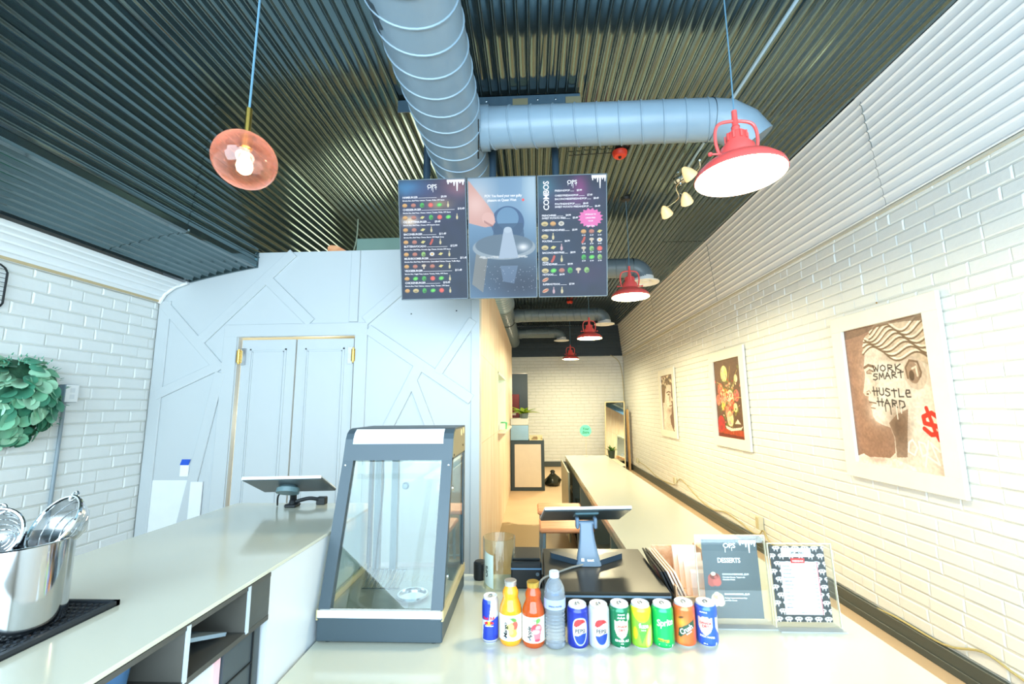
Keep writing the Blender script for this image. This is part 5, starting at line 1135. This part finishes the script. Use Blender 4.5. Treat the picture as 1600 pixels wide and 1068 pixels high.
# ================================================================== TILL AREA
dr = thing('cash_drawer', 'black metal cash drawer under the point-of-sale terminal', 'cash drawer', (.247, 1.847, ZT))
MB().box(-.213, .213, -.233, .233, .006, .1, bev=.004).build('drawer_case', mat('black_drawer_metal', (52, 52, 48), .28), dr)
MB().box(-.205, .205, -.237, -.231, .016, .078, bev=.002).build('drawer_front', M_BLACK, dr)
MB().box(-.212, .212, -.2355, -.232, .084, .090).build('front_trim', mat('blue_grey_trim', (120, 150, 176), .3), dr)
for x in (-.19, .19):
    for y in (-.2, .2): MB().lathe([(.001, 0), (.012, 0), (.012, .007), (.001, .007)], 10, c=(x, y, 0)).build('foot', M_BLACK, dr)
ps = thing('pos_terminal', 'white-rimmed tablet terminal on a grey pedestal stand atop the cash drawer', 'terminal', (.215, 1.95, ZT + .1))
M_PED = mat('slate_pedestal', (92, 112, 132), .3, coat=.2)
T = tablet_slab(ps, (.008, -.05, .216), (-.008, .155, .128), .362, .014)
MB().box(-.05, .05, .035, .105, -.022, -.012, bev=.004, M=T).build('mount_plate', mat('teal_grey_plate', (76, 104, 112), .35), ps)
m = MB(); m.box(-.044, -.030, -.045, -.005, .128, .172, bev=.004).box(.030, .044, -.045, -.005, .128, .172, bev=.004).tube([(-.04, -.028, .148), (.04, -.028, .148)], .010, 14); m.build('hinge', M_PED, ps, smooth=True)
m = MB(); vs = []; n = 20
secs = [(.028, .011, .150, -.030), (.028, .012, .122, -.034), (.032, .014, .085, -.044), (.042, .018, .038, -.060), (.049, .022, .012, -.070), (.050, .026, .002, -.074)]
for hw, hd, z, yc in secs:
    for k in range(n):
        a = 2 * PI * k / n; cx, sy = math.cos(a), math.sin(a); e = .45
        vs.append((hw * math.copysign(abs(cx) ** e, cx), yc + hd * math.copysign(abs(sy) ** e, sy), z))
fs = [(i * n + k, i * n + (k + 1) % n, (i + 1) * n + (k + 1) % n, (i + 1) * n + k) for i in range(len(secs) - 1) for k in range(n)] + [tuple(range(n)), tuple(range((len(secs) - 1) * n, len(secs) * n))]
m.add(vs, fs).build('pedestal', M_PED, ps, smooth=True)
for s in (-1, 1):
    m = MB(); m.prism([(s * .045, -.085), (s * .145, -.005), (s * .15, .012), (s * .14, .022), (s * .09, .012), (s * .045, -.03)], .001, .022, 'z'); m.build('foot', mat('dark_slate_foot', (46, 60, 72), .35), ps)
f = Flat(); f.text('toast', .006, .0, .0145, 0, 'c'); f.poly([(-.030, 0), (-.0185, 0), (-.0185, .011), (-.030, .011)], 0); f.ell(-.0243, .0055, .003, .003, 1)
f.build('logo_lettering', [M_TEXTW, M_PED], lambda u_, v_: (u_, -.0905 + v_ * .35, .018 + v_ * .95), ps)
MB().tube(smoothpath([(-.02, -.09, .006), (-.07, -.12, .006), (-.13, -.17, .004), (-.19, -.24, .004), (-.205, -.30, -.02), (-.21, -.33, -.09)], 6), .004, 8).build('cable', mat('grey_cable', (120, 124, 122), .45), ps, smooth=True)
pr = thing('receipt_printer', 'black cube receipt printer left of the cash drawer', 'printer', (-.035, 1.985, ZT))
MB().box(-.062, .062, -.10, .08, .004, .105, bev=.006).build('printer_body', M_BLACK, pr)
MB().box(-.062, .062, -.104, -.09, .078, .083).build('paper_slot', mat('blue_slot_edge', (86, 120, 150), .3), pr)
MB().box(-.058, .058, -.075, .075, .105, .112, bev=.004).build('lid', mat('printer_lid', (36, 40, 40), .4), pr)
MB().lathe([(.001, .002), (.007, .002), (.007, 0)], 12, M=Matrix.Translation((.045, -.1005, .06)) @ Matrix.Rotation(PI / 2, 4, 'X')).build('feed_button', mat('button_grey', (90, 104, 112), .4), pr)
gv = thing('glass_vase', 'tall clear glass cylinder with a white card inside, behind the energy drink', 'vase', (-.148, 1.93, ZT))
MB().lathe([(.001, 0), (.062, 0), (.066, .004), (.068, .19), (.0665, .192), (.065, .19), (.063, .008), (.001, .007)], 48).build('glass_body', M_GLASS, gv, smooth=True)
cd = thing('paper_card', 'white card with black letters standing in the glass cylinder', 'card', (-.148, 1.93, ZT))
r = .060; cv = Canvas(24, 30, .075, .125, (240, 240, 238)); cv.build('card_sheet', M_PRINT, lambda X, Y: (r * np.sin((X - .095) / r), -r * np.cos((X - .095) / r), Y + .014 - .2 * (X - .04)), cd)
f = Flat(); f.text('OPS', -.045, .052, .026, 0, 'c', rot=PI / 2); f.build('lettering', [MK], lambda u_, v_: ((r + .001) * math.sin((u_ - .003) / r), -(r + .001) * math.cos((u_ - .003) / r), v_ + .014), cd)
tag(MB().lathe([(.001, 0), (.026, 0), (.028, .01), (.028, .065), (.022, .072), (.001, .073)], 24).build('tape_puck', M_BLACK, loc=(-.236, 2.0, ZT), smooth=True), 'small black round container beside the glass cylinder', 'container')
# tray of menus and paper bags
tr_ = thing('card_tray', 'light wooden tray right of the cash drawer full of cards and bags', 'tray', (.50, 1.70, ZT))
M_TRAY = wood_mat('light_tray_wood', (232, 196, 158), (214, 166, 124), (8, 1, 8), .5, 4)
MB().box(.0, .19, 0, .34, .0, .006).build('tray_bottom', M_TRAY, tr_)
for a in ((0, .006, 0, .34, .006, .09), (.184, .19, 0, .34, .006, .14), (.006, .184, .334, .34, .006, .13), (.006, .184, 0, .006, .006, .055)): MB().box(*a, bev=.0015).build('tray_side', M_TRAY, tr_)
MB().box(.006, .184, -.004, .0, .045, .085).build('acrylic_lip', M_ACRYL, tr_)
M_BAG = mat('white_paper_bag', (244, 228, 216), .55); M_PINK = mat('pink_print', (222, 140, 128), .5)
for k in range(5):
    x = .012 + .012 * k; b_ = thing('menu_card', 'menu card leaning in the wooden tray, %s' % ('dark with a red mark, outermost', 'second, black edged', 'third, pale peach', 'fourth, pale peach', 'fifth, pale peach, nearest the bags')[k], 'card', (.50 + x, 1.72, ZT + .008), group='menu cards in the wooden tray')
    Mx = Matrix.Rotation(-.42, 4, 'Y')
    MB().box(-.003, .003, 0, .27, 0, .135, M=Mx).build('card_sheet', M_BLACK if k < 2 else mat('peach_card', (242, 212, 186), .5), b_)
    if k == 0: MB().box(-.0042, -.003, .08, .12, .08, .12, M=Mx).build('red_mark', mat('dark_red_mark', (130, 60, 70), .5), b_)
for k in range(4):
    b_ = thing('paper_bag', 'white paper bag in the wooden tray, %s' % ('frontmost', 'second from the front', 'third from the front', 'rearmost, with pink print')[k], 'bag', (.595, 1.76 + .07 * k, ZT + .008), group='paper bags in the wooden tray')
    Mx = Matrix.Rotation(-.18, 4, 'X')
    m = MB(); m.prism([(0, 0), (.022, 0), (.016, .10 + .008 * k), (.008, .112 + .008 * k), (.004, .10)], -.012, .082, 'x'); m.v = [tuple(Mx @ Vector(v)) for v in m.v]; m.build('bag_body', M_BAG, b_)
    if k in (0, 3): MB().lathe([(.001, .001), (.014, .0008), (.0145, 0)], 14, M=Matrix.Translation((.045, -.0005, .075 + .006 * k)) @ Mx @ Matrix.Rotation(PI / 2, 4, 'X')).build('printed_motif', M_PINK, b_)
tag(MB().box(.575, .64, 1.66, 1.672, ZT, ZT + .045).box(.575, .60, 1.655, 1.66, ZT, ZT + .04).build('cardboard_offcut', mat('kraft_card', (206, 160, 110), .6)), 'small brown kraft card piece in front of the wooden tray', 'card')

# acrylic menu holders
def holder(x0, x1, y, h, label, lean, ins, cv, fl, mats):
    o = thing('menu_holder', label, 'menu holder', ((x0 + x1) / 2, y, ZT), 0, 'acrylic menu holders on the counter'); w = x1 - x0
    Mx = Matrix.Rotation(lean, 4, 'X')
    MB().box(-w / 2, w / 2, 0, .003, .004, h, bev=.001, M=Mx).box(-w / 2, w / 2, .005, .008, .004, h, bev=.001, M=Mx).build('clear_sleeve', M_ACRYL, o)
    e = MB().box(-w / 2, w / 2, 0, .008, h - .002, h, M=Mx).box(w / 2 - .002, w / 2, 0, .008, .004, h, M=Mx).box(-w / 2, -w / 2 + .002, 0, .008, .004, h, M=Mx); e.build('polished_edge', mat('acrylic_edge', (244, 238, 214), .3, alpha=.6), o)
    MB().box(-w / 2, w / 2, -.028, .05, 0, .004, bev=.0015).build('clear_foot', mat('acrylic_foot_highlight', (236, 240, 240), .15, alpha=.4), o)  # off-white tint stands in for highlights on the clear foot
    ix, iz = ins
    cv.build('printed_sheet', M_PRINT, lambda X, Y: tuple(Mx[i][0] * (X + ix) + Mx[i][1] * .0040 + Mx[i][2] * (Y + iz) for i in range(3)), o)
    fl.build('lettering', mats, lambda a, b: tuple(Mx @ Vector((a + ix, .0034, b + iz))), o)
w_, h_ = .187, .247
cv = Canvas(120, 160, w_, h_, (84, 94, 98)); cv.glow(.05, .2, .1, .1, (98, 112, 120), .6)
for x, y, c1, c2 in ((.034, .122, (176, 92, 84), (120, 60, 50)), (.040, .060, (236, 214, 176), (206, 176, 130))):
    cv.ell(x, y, .021, .018, c1); cv.ell(x - .008, y - .012, .014, .013, c1); cv.ell(x + .009, y - .011, .014, .013, tuple(v * 1.1 for v in c1)); cv.ell(x, y + .008, .014, .010, c2); cv.ell(x - .002, y + .015, .008, .006, (240, 222, 190)); cv.ell(x + .006, y + .004, .006, .005, c1)
f = Flat(); f.text('OPS', w_ * .5, h_ * .89, .022, 0, 'c', xs=1.15); f.rect(w_ * .42, h_ * .83, w_ * .43, h_ * .9); f.rect(w_ * .54, h_ * .85, w_ * .55, h_ * .9); flat_drips(f, w_ * .68, w_ * .99, h_ - .003, .04)
f.text('DESSERTS', w_ * .47, h_ * .70, .0215, 0, 'c', xs=.9); f.text('CHOCOLATEMOUSSE...$2.99', w_ * .33, h_ * .54, .0078, xs=.97); f.text('Chocolate Mousse, Topped with', w_ * .33, h_ * .505, .0062); f.text('Chocolate Drizzle', w_ * .33, h_ * .475, .0062)
f.text('BANANAPUDDING...$2.99', w_ * .34, h_ * .29, .0078); f.text('Pudding, Topped with Banana Chips', w_ * .34, h_ * .245, .0055); f.text('and Wafer Crumbs', w_ * .34, h_ * .215, .0055)
holder(.553, .790, 1.612, .284, 'acrylic holder with a dark dessert menu, behind the blue can', -.06, (-.096, .022), cv, f, [M_TEXTW])
w_, h_ = .178, .232
cv = Canvas(150, 190, w_, h_, (48, 52, 56))
for r_ in range(10):
    for c_ in range(6):
        x = (c_ + .2 + .5 * (r_ % 2)) * w_ / 5.6; y = (r_ + .4) * h_ / 9.6
        cv.ell(x, y, .0125, .0058, (246, 246, 248)); cv.ell(x - .006, y - .006, .0015, .005, (246, 246, 248)); cv.ell(x + .004, y - .007, .0015, .006, (246, 246, 248)); cv.ell(x - .004, y + .001, .0022, .002, (48, 52, 56)); cv.ell(x + .004, y + .001, .0022, .002, (48, 52, 56))
cv.poly([(.038, .198), (.135, .198), (.135, .226), (.038, .226)], (246, 248, 250)); cv.poly([(.030, .022), (.150, .022), (.150, .184), (.030, .184)], (236, 240, 250)); cv.poly([(.149, .022), (.152, .022), (.152, .184), (.149, .184)], (200, 120, 130))
cv.poly([(.066, .178), (.112, .178), (.112, .194), (.066, .194)], (214, 52, 48))
f = Flat(); f.text('OPS MENU', .088, .208, .010, 0, 'c'); f.text('WEEKDAYS', .089, .183, .0075, 1, 'c')
for k, t_ in enumerate('Hamburger,Cheeseburger,Baconburger,Mushroomburger,Veggieburger,Chickenburger,French Fries,Poutine,Cheesy Fries,Loaded Fries,Hotdog,Milkshake'.split(',')):
    f.text(t_, .036, .168 - .0115 * k, .0058, 2); f.text('9.99', .144, .168 - .0115 * k, .0058, 2, 'r')
f.text('thank you', .09, .027, .0055, 2, 'c')
holder(.790, 1.0, 1.598, .262, 'acrylic holder with a black and white patterned price list', -.06, (-.098, .020), cv, f, [MK, M_TEXTW, mat('grey_print', (120, 124, 136), .5)])

# ================================================================== FAR HALF OF THE ROOM
# fridge cabinet, steel boxes, tray, plant
cb = thing('low_cabinet', 'low dark framed cabinet with a plain pale door at the aisle end', 'cabinet', (-.112, 8.85, 0))
MB().box(-.33, .33, 0, .6, .0, .955, bev=.006).build('cabinet_body', mat('dark_teal_frame', (48, 62, 66), .4), cb)
MB().box(-.255, .265, -.012, .002, .07, .885, bev=.004).build('door', mat('pale_taupe_door', (206, 196, 178), .35), cb)
sb = tag(MB().box(-.445, -.085, 8.87, 9.3, .957, 1.255, bev=.006).build('steel_bin', mat('blue_steel_bin', (140, 170, 180), .3, metal=.4)), 'blue-grey steel box stacked on the low cabinet', 'box')
tag(MB().box(-.445, -.09, 8.87, 9.3, 1.257, 1.385, bev=.006).build('white_tub', mat('silver_white_tub', (206, 212, 206), .35)), 'pale tub on top of the blue-grey steel box', 'tub')
ty = thing('paper_tray', 'cream tray with stacked papers on the low cabinet', 'tray', (.06, 9.0, .957))
MB().box(-.13, .13, -.1, .12, 0, .012).box(-.13, -.12, -.1, .12, .012, .06).box(.12, .13, -.1, .12, .012, .06).box(-.13, .13, .11, .12, .012, .09).build('tray_body', mat('cream_tray', (234, 222, 180), .5), ty)
MB().box(-.06, .03, -.09, .09, .012, .05).box(-.055, .025, -.085, .085, .055, .065).build('papers', mat('brown_papers', (160, 136, 100), .6), ty)
def leaf_mesh(L, w, droop, mname, m):
    mb = MB(); vs = []; n = 6
    for i in range(n + 1):
        t = i / n; ww = w * math.sin(PI * min(1, t * .96 + .02)) ** .8; z = -droop * t * t; vs += [(-ww / 2, L * t, z + .12 * ww), (0, L * t, z), (ww / 2, L * t, z + .12 * ww)]
    fs = [];
    for i in range(n): a = 3 * i; fs += [(a, a + 1, a + 4, a + 3), (a + 1, a + 2, a + 5, a + 4)]
    return mb.add(vs, fs).mesh(mname, m, 'all', fixn=False)
M_LEAFY = mat('yellow_green_leaf', (150, 190, 50), .4, var=.25, scale=20); M_LEAFD = mat('deep_green_leaf', (74, 116, 50), .4, var=.25, scale=20)
def rosette(loc, label, n, L, w, m, pot_r, pot_h, potm, name='potted_plant', lift=.5):
    o = thing(name, label, 'plant', loc)
    MB().lathe([(.001, 0), (pot_r * .75, 0), (pot_r, pot_h), (pot_r * .92, pot_h), (pot_r * .8, pot_h * .85), (.001, pot_h * .85)], 24).build('pot', potm, o, smooth=True)
    lm = [leaf_mesh(L * s, w, L * .25, 'leaf', m) for s in (1, .85, .7)]
    for k in range(n):
        l = bpy.data.objects.new('leaf', lm[k % 3]); COL.objects.link(l); l.parent = o; l.location = (0, 0, pot_h * .9); l.rotation_euler = (lift * random.uniform(.4, 1.6), random.uniform(-.3, .3), 2 * PI * k / n * 1.618 * 1.0 + random.uniform(-.2, .2))
    return o
rosette((-.17, 9.0, 1.387), 'bright yellow-green spreading plant on top of the stacked boxes', 26, .31, .075, M_LEAFY, .09, .10, mat('slate_pot', (100, 116, 120), .5), lift=.45)
# added bench imitating the counter edge reflected in the mirror, plant, standing mirror
bn = thing('reflection_bench', 'added low dark bench imitating the counter edge reflected in the mirror', 'bench', (1.66, 10.5, 0))
MB().box(-.22, .22, -1.2, .3, .40, .43).build('bench_top', mat('white_edge_top', (232, 226, 200), .3), bn); MB().box(-.2, .21, -1.18, .28, .0, .40).build('bench_body', M_BLACK, bn)
rosette((1.80, 10.45, .432), 'small spiky green plant in a dark green pot before the mirror', 16, .17, .045, M_LEAFD, .085, .17, mat('dark_green_pot', (46, 62, 50), .5), lift=.9)
mr = thing('standing_mirror', 'tall mirror in a thin cream frame leaning in the far right corner', 'mirror', (2.10, 11.68, 0), -.36)
Mx = Matrix.Rotation(-.15, 4, 'X')
m = MB()
for b_ in ((-.26, -.235, 0, 1.75), (.235, .26, 0, 1.75), (-.26, .26, 0, .025), (-.26, .26, 1.725, 1.75)): m.box(b_[0], b_[1], -.015, .02, b_[2], b_[3], bev=.003, M=Mx)
m.build('frame', mat('cream_frame', (232, 218, 170), .35), mr); MB().box(-.24, .24, -.002, .004, .02, 1.73, M=Mx).build('mirror_glass', mat('mirror_silver', (225, 228, 222), .02, metal=1.0, var=.005), mr)
tag(MB().box(2.44, 2.47, 11.55, 11.75, 0, 1.52, bev=.003).build('leaning_board', mat('light_brown_board', (196, 160, 110), .5)), 'narrow brown board leaning beside the mirror', 'board')
# round mint sign on a stick
rs_ = thing('table_sign', 'round mint green sign on a thin stick at the far counter end', 'sign', (.775, 6.62, ZT))
MB().lathe([(.001, .004), (.083, .004), (.085, 0), (.083, -.004), (.001, -.004)], 36, M=Matrix.Translation((0, 0, .365)) @ Matrix.Rotation(PI / 2, 4, 'X')).build('disc', mat('mint_disc', (112, 226, 180), .4), rs_, smooth=True)
MB().tube([(0, 0, .005), (0, 0, .285)], .003, 6).lathe([(.001, .008), (.03, .006), (.033, 0), (.001, 0)], 20).build('stick', mat('pale_stick', (206, 196, 160), .4), rs_)
f = Flat(); f.text('Your', 0, .375, .05, 0, 'c', shear=.2); f.text('Extra', 0, .325, .05, 0, 'c', shear=.2); f.build('lettering', [mat('dark_green_print', (26, 104, 74), .5)], lambda a, b: (a, -.0046, b), rs_)
# rubbish bag on the floor
m = MB(); vs = []; n = 22
pr_ = [(.001, 0), (.13, .005), (.165, .05), (.155, .11), (.11, .18), (.06, .225), (.035, .25), (.05, .28), (.03, .31), (.001, .315)]
for r_, z in pr_:
    for k in range(n):
        a = 2 * PI * k / n; q = r_ * (1 + .16 * math.sin(3 * a + z * 20) + .08 * math.sin(7 * a - z * 31)); vs.append((q * math.sin(a), -q * math.cos(a), z))
m.add(vs, [(i * n + k, i * n + (k + 1) % n, (i + 1) * n + (k + 1) % n, (i + 1) * n + k) for i in range(len(pr_) - 1) for k in range(n)])
tag(m.build('rubbish_bag', mat('black_plastic_bag', (42, 46, 36), .25, bump=.5, bscale=30), smooth='all', loc=(.40, 9.45, 0)), 'knotted black bag on the floor beside the low cabinet', 'bag')
# stools in the work aisle
def stool(x, y, label):
    s = thing('stool', label, 'stool', (x, y, 0), group='wooden stools in the work aisle')
    MB().box(-.205, .205, 0, .33, .685, .72, bev=.012).build('seat', M_ORANGEW, s, smooth=True)
    for sx_ in (-1, 1):
        for sy_ in (0, 1): MB().tube([(sx_ * .17, .03 + sy_ * .27, .686), (sx_ * .19, .01 + sy_ * .31, 0)], .013, 10).build('leg', mat('blue_grey_steel_leg', (106, 128, 140), .35), s, smooth=True)
    MB().tube([(-.185, .02, .25), (.185, .02, .25)], .009, 8).tube([(-.185, .315, .25), (.185, .315, .25)], .009, 8).build('foot_rail', MATS['blue_grey_steel_leg'], s)
stool(.245, 3.46, 'nearer orange wood stool directly behind the point-of-sale terminal'); stool(.235, 4.02, 'farther orange wood stool, mostly hidden behind the first one')
# things on the hatch sill
tag(MB().lathe([(.001, 0), (.04, 0), (.05, .09), (.04, .1), (.001, .1)], 18).build('green_cup', mat('mint_green_cup', (90, 190, 130), .4), loc=(XW + .05, 6.35, HZ0), smooth=True), 'small mint green cup on the hatch sill', 'cup')
tag(MB().box(-.04, .04, -.06, .06, 0, .09, bev=.006).build('napkin_box', mat('napkin_white', (236, 226, 206), .5), loc=(XW + .045, 6.05, HZ0)), 'small white box with napkins on the hatch sill', 'box')
# red locker and light patch in the room beyond
rl = thing('red_locker', 'dark red metal locker in the room beyond the doorway', 'locker', (-.72, 13.9, 0))
MB().box(-.3, .3, 0, .4, 0, 2.0, bev=.006).build('locker_body', mat('dark_red_metal', (112, 44, 44), .4), rl); MB().box(-.27, .27, -.012, 0, .1, 1.95, bev=.003).build('locker_door', MATS['dark_red_metal'], rl); MB().box(.02, .2, -.016, -.011, 1.35, 1.42).build('label_plate', mat('pale_plate', (206, 190, 180), .5), rl)
tag(MB().box(-.36, -.1, 13.75, 14.1, 0, 1.1, bev=.005).build('grey_cupboard', mat('blue_grey_cupboard', (104, 116, 124), .4)), 'blue-grey cupboard beside the red locker beyond the doorway', 'cupboard')
# things lying on top of the partition
tag(MB().box(-1.60, -.82, YP + .25, YP + .29, ZPT + .03 - .03, ZPT + .21, bev=.006).build('green_board', M_TEALBOX), 'grey-green board standing behind the top of the partition', 'board')
M2 = Matrix.Translation((-1.70, YP + .06, ZPT + .032)) @ Matrix.Rotation(.12, 4, 'Y')
tag(MB().prism([(-.08, -.03), (.10, -.03), (.08, -.015), (0, .03), (-.06, .035), (-.08, .02)], -.03, .03, 'y').build('wood_offcut', M_ORANGEW, loc=(-1.68, YP + .06, ZPT + .031)), 'orange wood offcut lying on top of the partition', 'offcut')
tag(MB().tube(smoothpath([(-1.62, YP + .2, ZPT), (-1.60, YP + .25, ZPT + .2), (-1.615, YP + .3, ZPT + .42)], 6), .006, 6).build('loose_cable', mat('pale_cable', (150, 160, 140), .5)), 'pale cable rising from the top of the partition', 'cable')

# ================================================================== LEFT WALL ITEMS
wr = thing('leafy_wreath', 'round bunch of eucalyptus leaves hanging on the left brick wall', 'wreath', (XL + .05, 2.5, 1.705))
M_LV = [mat('eucalyptus_leaf', (120, 184, 148), .45, var=.2, scale=15), mat('eucalyptus_leaf_pale', (162, 214, 180), .45, var=.2, scale=15), mat('eucalyptus_leaf_dark', (68, 136, 108), .45, var=.2, scale=15)]
def round_leaf(r, m):
    vs = [(0, 0, .004)] + [(r * math.sin(a) * (1 if k else 1), r * (1.05 - math.cos(a)), .25 * r * (math.sin(a) ** 2)) for k, a in enumerate([2 * PI * k / 12 for k in range(12)])]
    return MB().add(vs, [(0, k + 1, (k + 1) % 12 + 1) for k in range(12)]).mesh('leaf', m, 'all', fixn=False)
lv = [round_leaf(r, m) for m in M_LV for r in (.034, .042, .05)]
RY, RZ, RXX = .275, .25, .16
for k in range(290):
    th = random.uniform(0, 2 * PI); ph = math.acos(random.uniform(0, 1)); q = random.uniform(.8, 1.0)
    d = Vector((math.cos(ph), math.sin(ph) * math.cos(th), math.sin(ph) * math.sin(th)))
    p = Vector((d.x * RXX * q, d.y * RY * q * .95, d.z * RZ * q * .95 - (.02 if d.z < 0 else 0)))
    l = bpy.data.objects.new('leaf', random.choice(lv)); COL.objects.link(l); l.parent = wr; l.location = p
    nrm = (Vector((d.x / RXX, d.y / RY, d.z / RZ)).normalized() + Vector((random.uniform(-.35, .35), random.uniform(-.35, .35), random.uniform(-.1, .5)))).normalized()
    yv = (Vector((0, d.y, -.8 + d.z)) - nrm * nrm.dot(Vector((0, d.y, -.8 + d.z)))).normalized(); xv = yv.cross(nrm)
    l.rotation_euler = Matrix((xv, yv, nrm)).transposed().to_euler()
MB().lathe([(.001, RXX * .72), (.08, RXX * .66), (.16, RXX * .5), (.22, RXX * .25), (.235, 0)], 24, M=Matrix.Rotation(PI / 2, 4, 'Y')).build('moss_core', mat('dark_moss', (40, 84, 60), .7, var=.4, scale=40, bump=.8), wr, smooth=True)
m = MB()
for k in range(120):
    th = random.uniform(0, 2 * PI); rr = random.uniform(.75, 1.08); c = Vector((random.uniform(.02, .1), RY * rr * math.cos(th), RZ * rr * math.sin(th))); a = Vector((random.uniform(-.5, 1), math.cos(th), math.sin(th))).normalized() * .02; b_ = a.orthogonal().normalized() * .004
    m.add([c - b_, c + a - b_ * .3, c + a + b_ * .3, c + b_], [(0, 1, 2, 3)])
o = m.build('small_sprigs', M_LV[2], wr); o['kind'] = 'stuff'
ol = thing('wall_outlet', 'grey metal outlet box with white double socket on the left wall', 'outlet', (XL + .004, 2.875, 1.742))
MB().box(0, .048, -.045, .045, -.06, .06, bev=.003).build('metal_box', mat('grey_metal_box', (128, 150, 166), .4), ol); MB().box(.048, .054, -.042, .042, -.058, .058, bev=.002).build('face_plate', M_WHITE, ol); fpl = bpy.data.objects['face_plate']
for z in (.022, -.022): MB().box(.054, .056, -.016, .016, z - .015, z + .015, bev=.002).box(.0558, .0566, -.009, -.006, z - .003, z + .008).box(.0558, .0566, .006, .009, z - .003, z + .008).build('socket', mat('socket_face', (222, 226, 228), .4), fpl)
tag(MB().tube([(XL + .02, 2.865, 1.68), (XL + .02, 2.865, 1.2), (XL + .02, 2.86, .02)], .011, 10).build('conduit_pipe', mat('grey_conduit', (136, 150, 158), .35), smooth=True), 'grey conduit dropping from the outlet on the left wall', 'conduit')
wk = thing('wire_rack', 'black wire grid rack hung on the left wall at the picture edge', 'rack', (XL + .02, 2.22, 2.37))
m = MB(); pts = [(0, .215, -.10), (0, .215, .09), (0, .20, .115), (0, .175, .13), (0, -.2, .13), (0, -.2, -.13), (0, .18, -.13), (0, .205, -.12), (0, .215, -.10)]; m.tube(pts, .0055, 8); m.build('frame', M_BLACK, wk)
m = MB()
for k in range(9): z = -.11 + .027 * k; m.tube([(0, -.2, z), (0, .214, z)], .0018, 5)
m.build('cross_wires', M_BLACK, wk)
sw_ = thing('wall_switch', 'white switch plate with blue tape on the grey partition', 'switch', (-2.83, YP - .002, 1.15))
MB().box(-.036, .036, -.007, 0, -.06, .06, bev=.002).build('plate', M_WHITE, sw_); MB().box(-.008, .008, -.011, -.006, -.015, .015, bev=.002).build('toggle', M_WHITE, sw_)
MB().prism([(-.04, .03), (.034, .03), (.046, .075), (-.026, .075)], -.0085, -.007, 'y').build('blue_tape', mat('painters_tape_blue', (34, 84, 196), .6), sw_)

# ================================================================== RIGHT WALL ITEMS
def routlet(y, z, label, s=1.0):
    o = thing('wall_outlet', label, 'outlet', (XR - .006, y, z), group='cream outlet boxes on the right wall')
    MB().box(-.05 * s, 0, -.04 * s, .04 * s, -.07 * s, .07 * s, bev=.004).build('box_body', mat('cream_outlet', (214, 210, 180), .4), o); MB().box(-.056 * s, -.05 * s, -.028 * s, .028 * s, -.055 * s, .055 * s, bev=.002).build('face_plate', mat('outlet_face', (190, 184, 150), .4), o)
routlet(5.25, .32, 'cream outlet box low on the right wall behind the menu holders'); routlet(8.2, .30, 'cream outlet box low on the right wall below the farthest poster', .8); routlet(11.0, .31, 'small outlet box low on the right wall near the mirror', .8)
pts = [(11.0, .30), (10.2, .26), (9.3, .17), (8.4, .20), (8.15, .28), (7.95, .36), (7.6, .31), (7.1, .20), (6.6, .165), (6.2, .22), (5.8, .20), (5.5, .16), (5.32, .18), (5.22, .25), (5.12, .17), (4.9, .145), (4.4, .145), (3.9, .10), (3.47, .14), (3.08, .145), (2.83, .23), (2.64, .20), (2.3, .16), (1.8, .15)]
tag(MB().tube(smoothpath([(XR - .012, y, z) for y, z in pts], 5), .0065, 7).build('wall_cable', mat('cream_cable', (186, 174, 120), .5), smooth=True), 'cream cable looping along the foot of the right brick wall', 'cable')
tag(MB().tube(smoothpath([(XR - .35, YB - .03, 3.02), (XR - .14, YB - .025, 2.86), (XR - .06, YB - .02, 2.6), (XR - .03, YB - .02, 2.2), (XR - .025, YB - .02, 1.6)], 6), .008, 7).build('corner_cable', MATS['cream_cable'], smooth=True), 'cream cable hanging down the far right corner', 'cable')
tag(MB().lathe([(.001, -.02), (.025, -.018), (.03, 0)], 14, M=Matrix.Translation((.30, YB, 1.20)) @ Matrix.Rotation(-PI / 2, 4, 'X') @ Matrix.Rotation(PI, 4, 'X')).build('wall_plug', M_BLACK), 'small dark round plug on the far brick wall', 'wall plug')
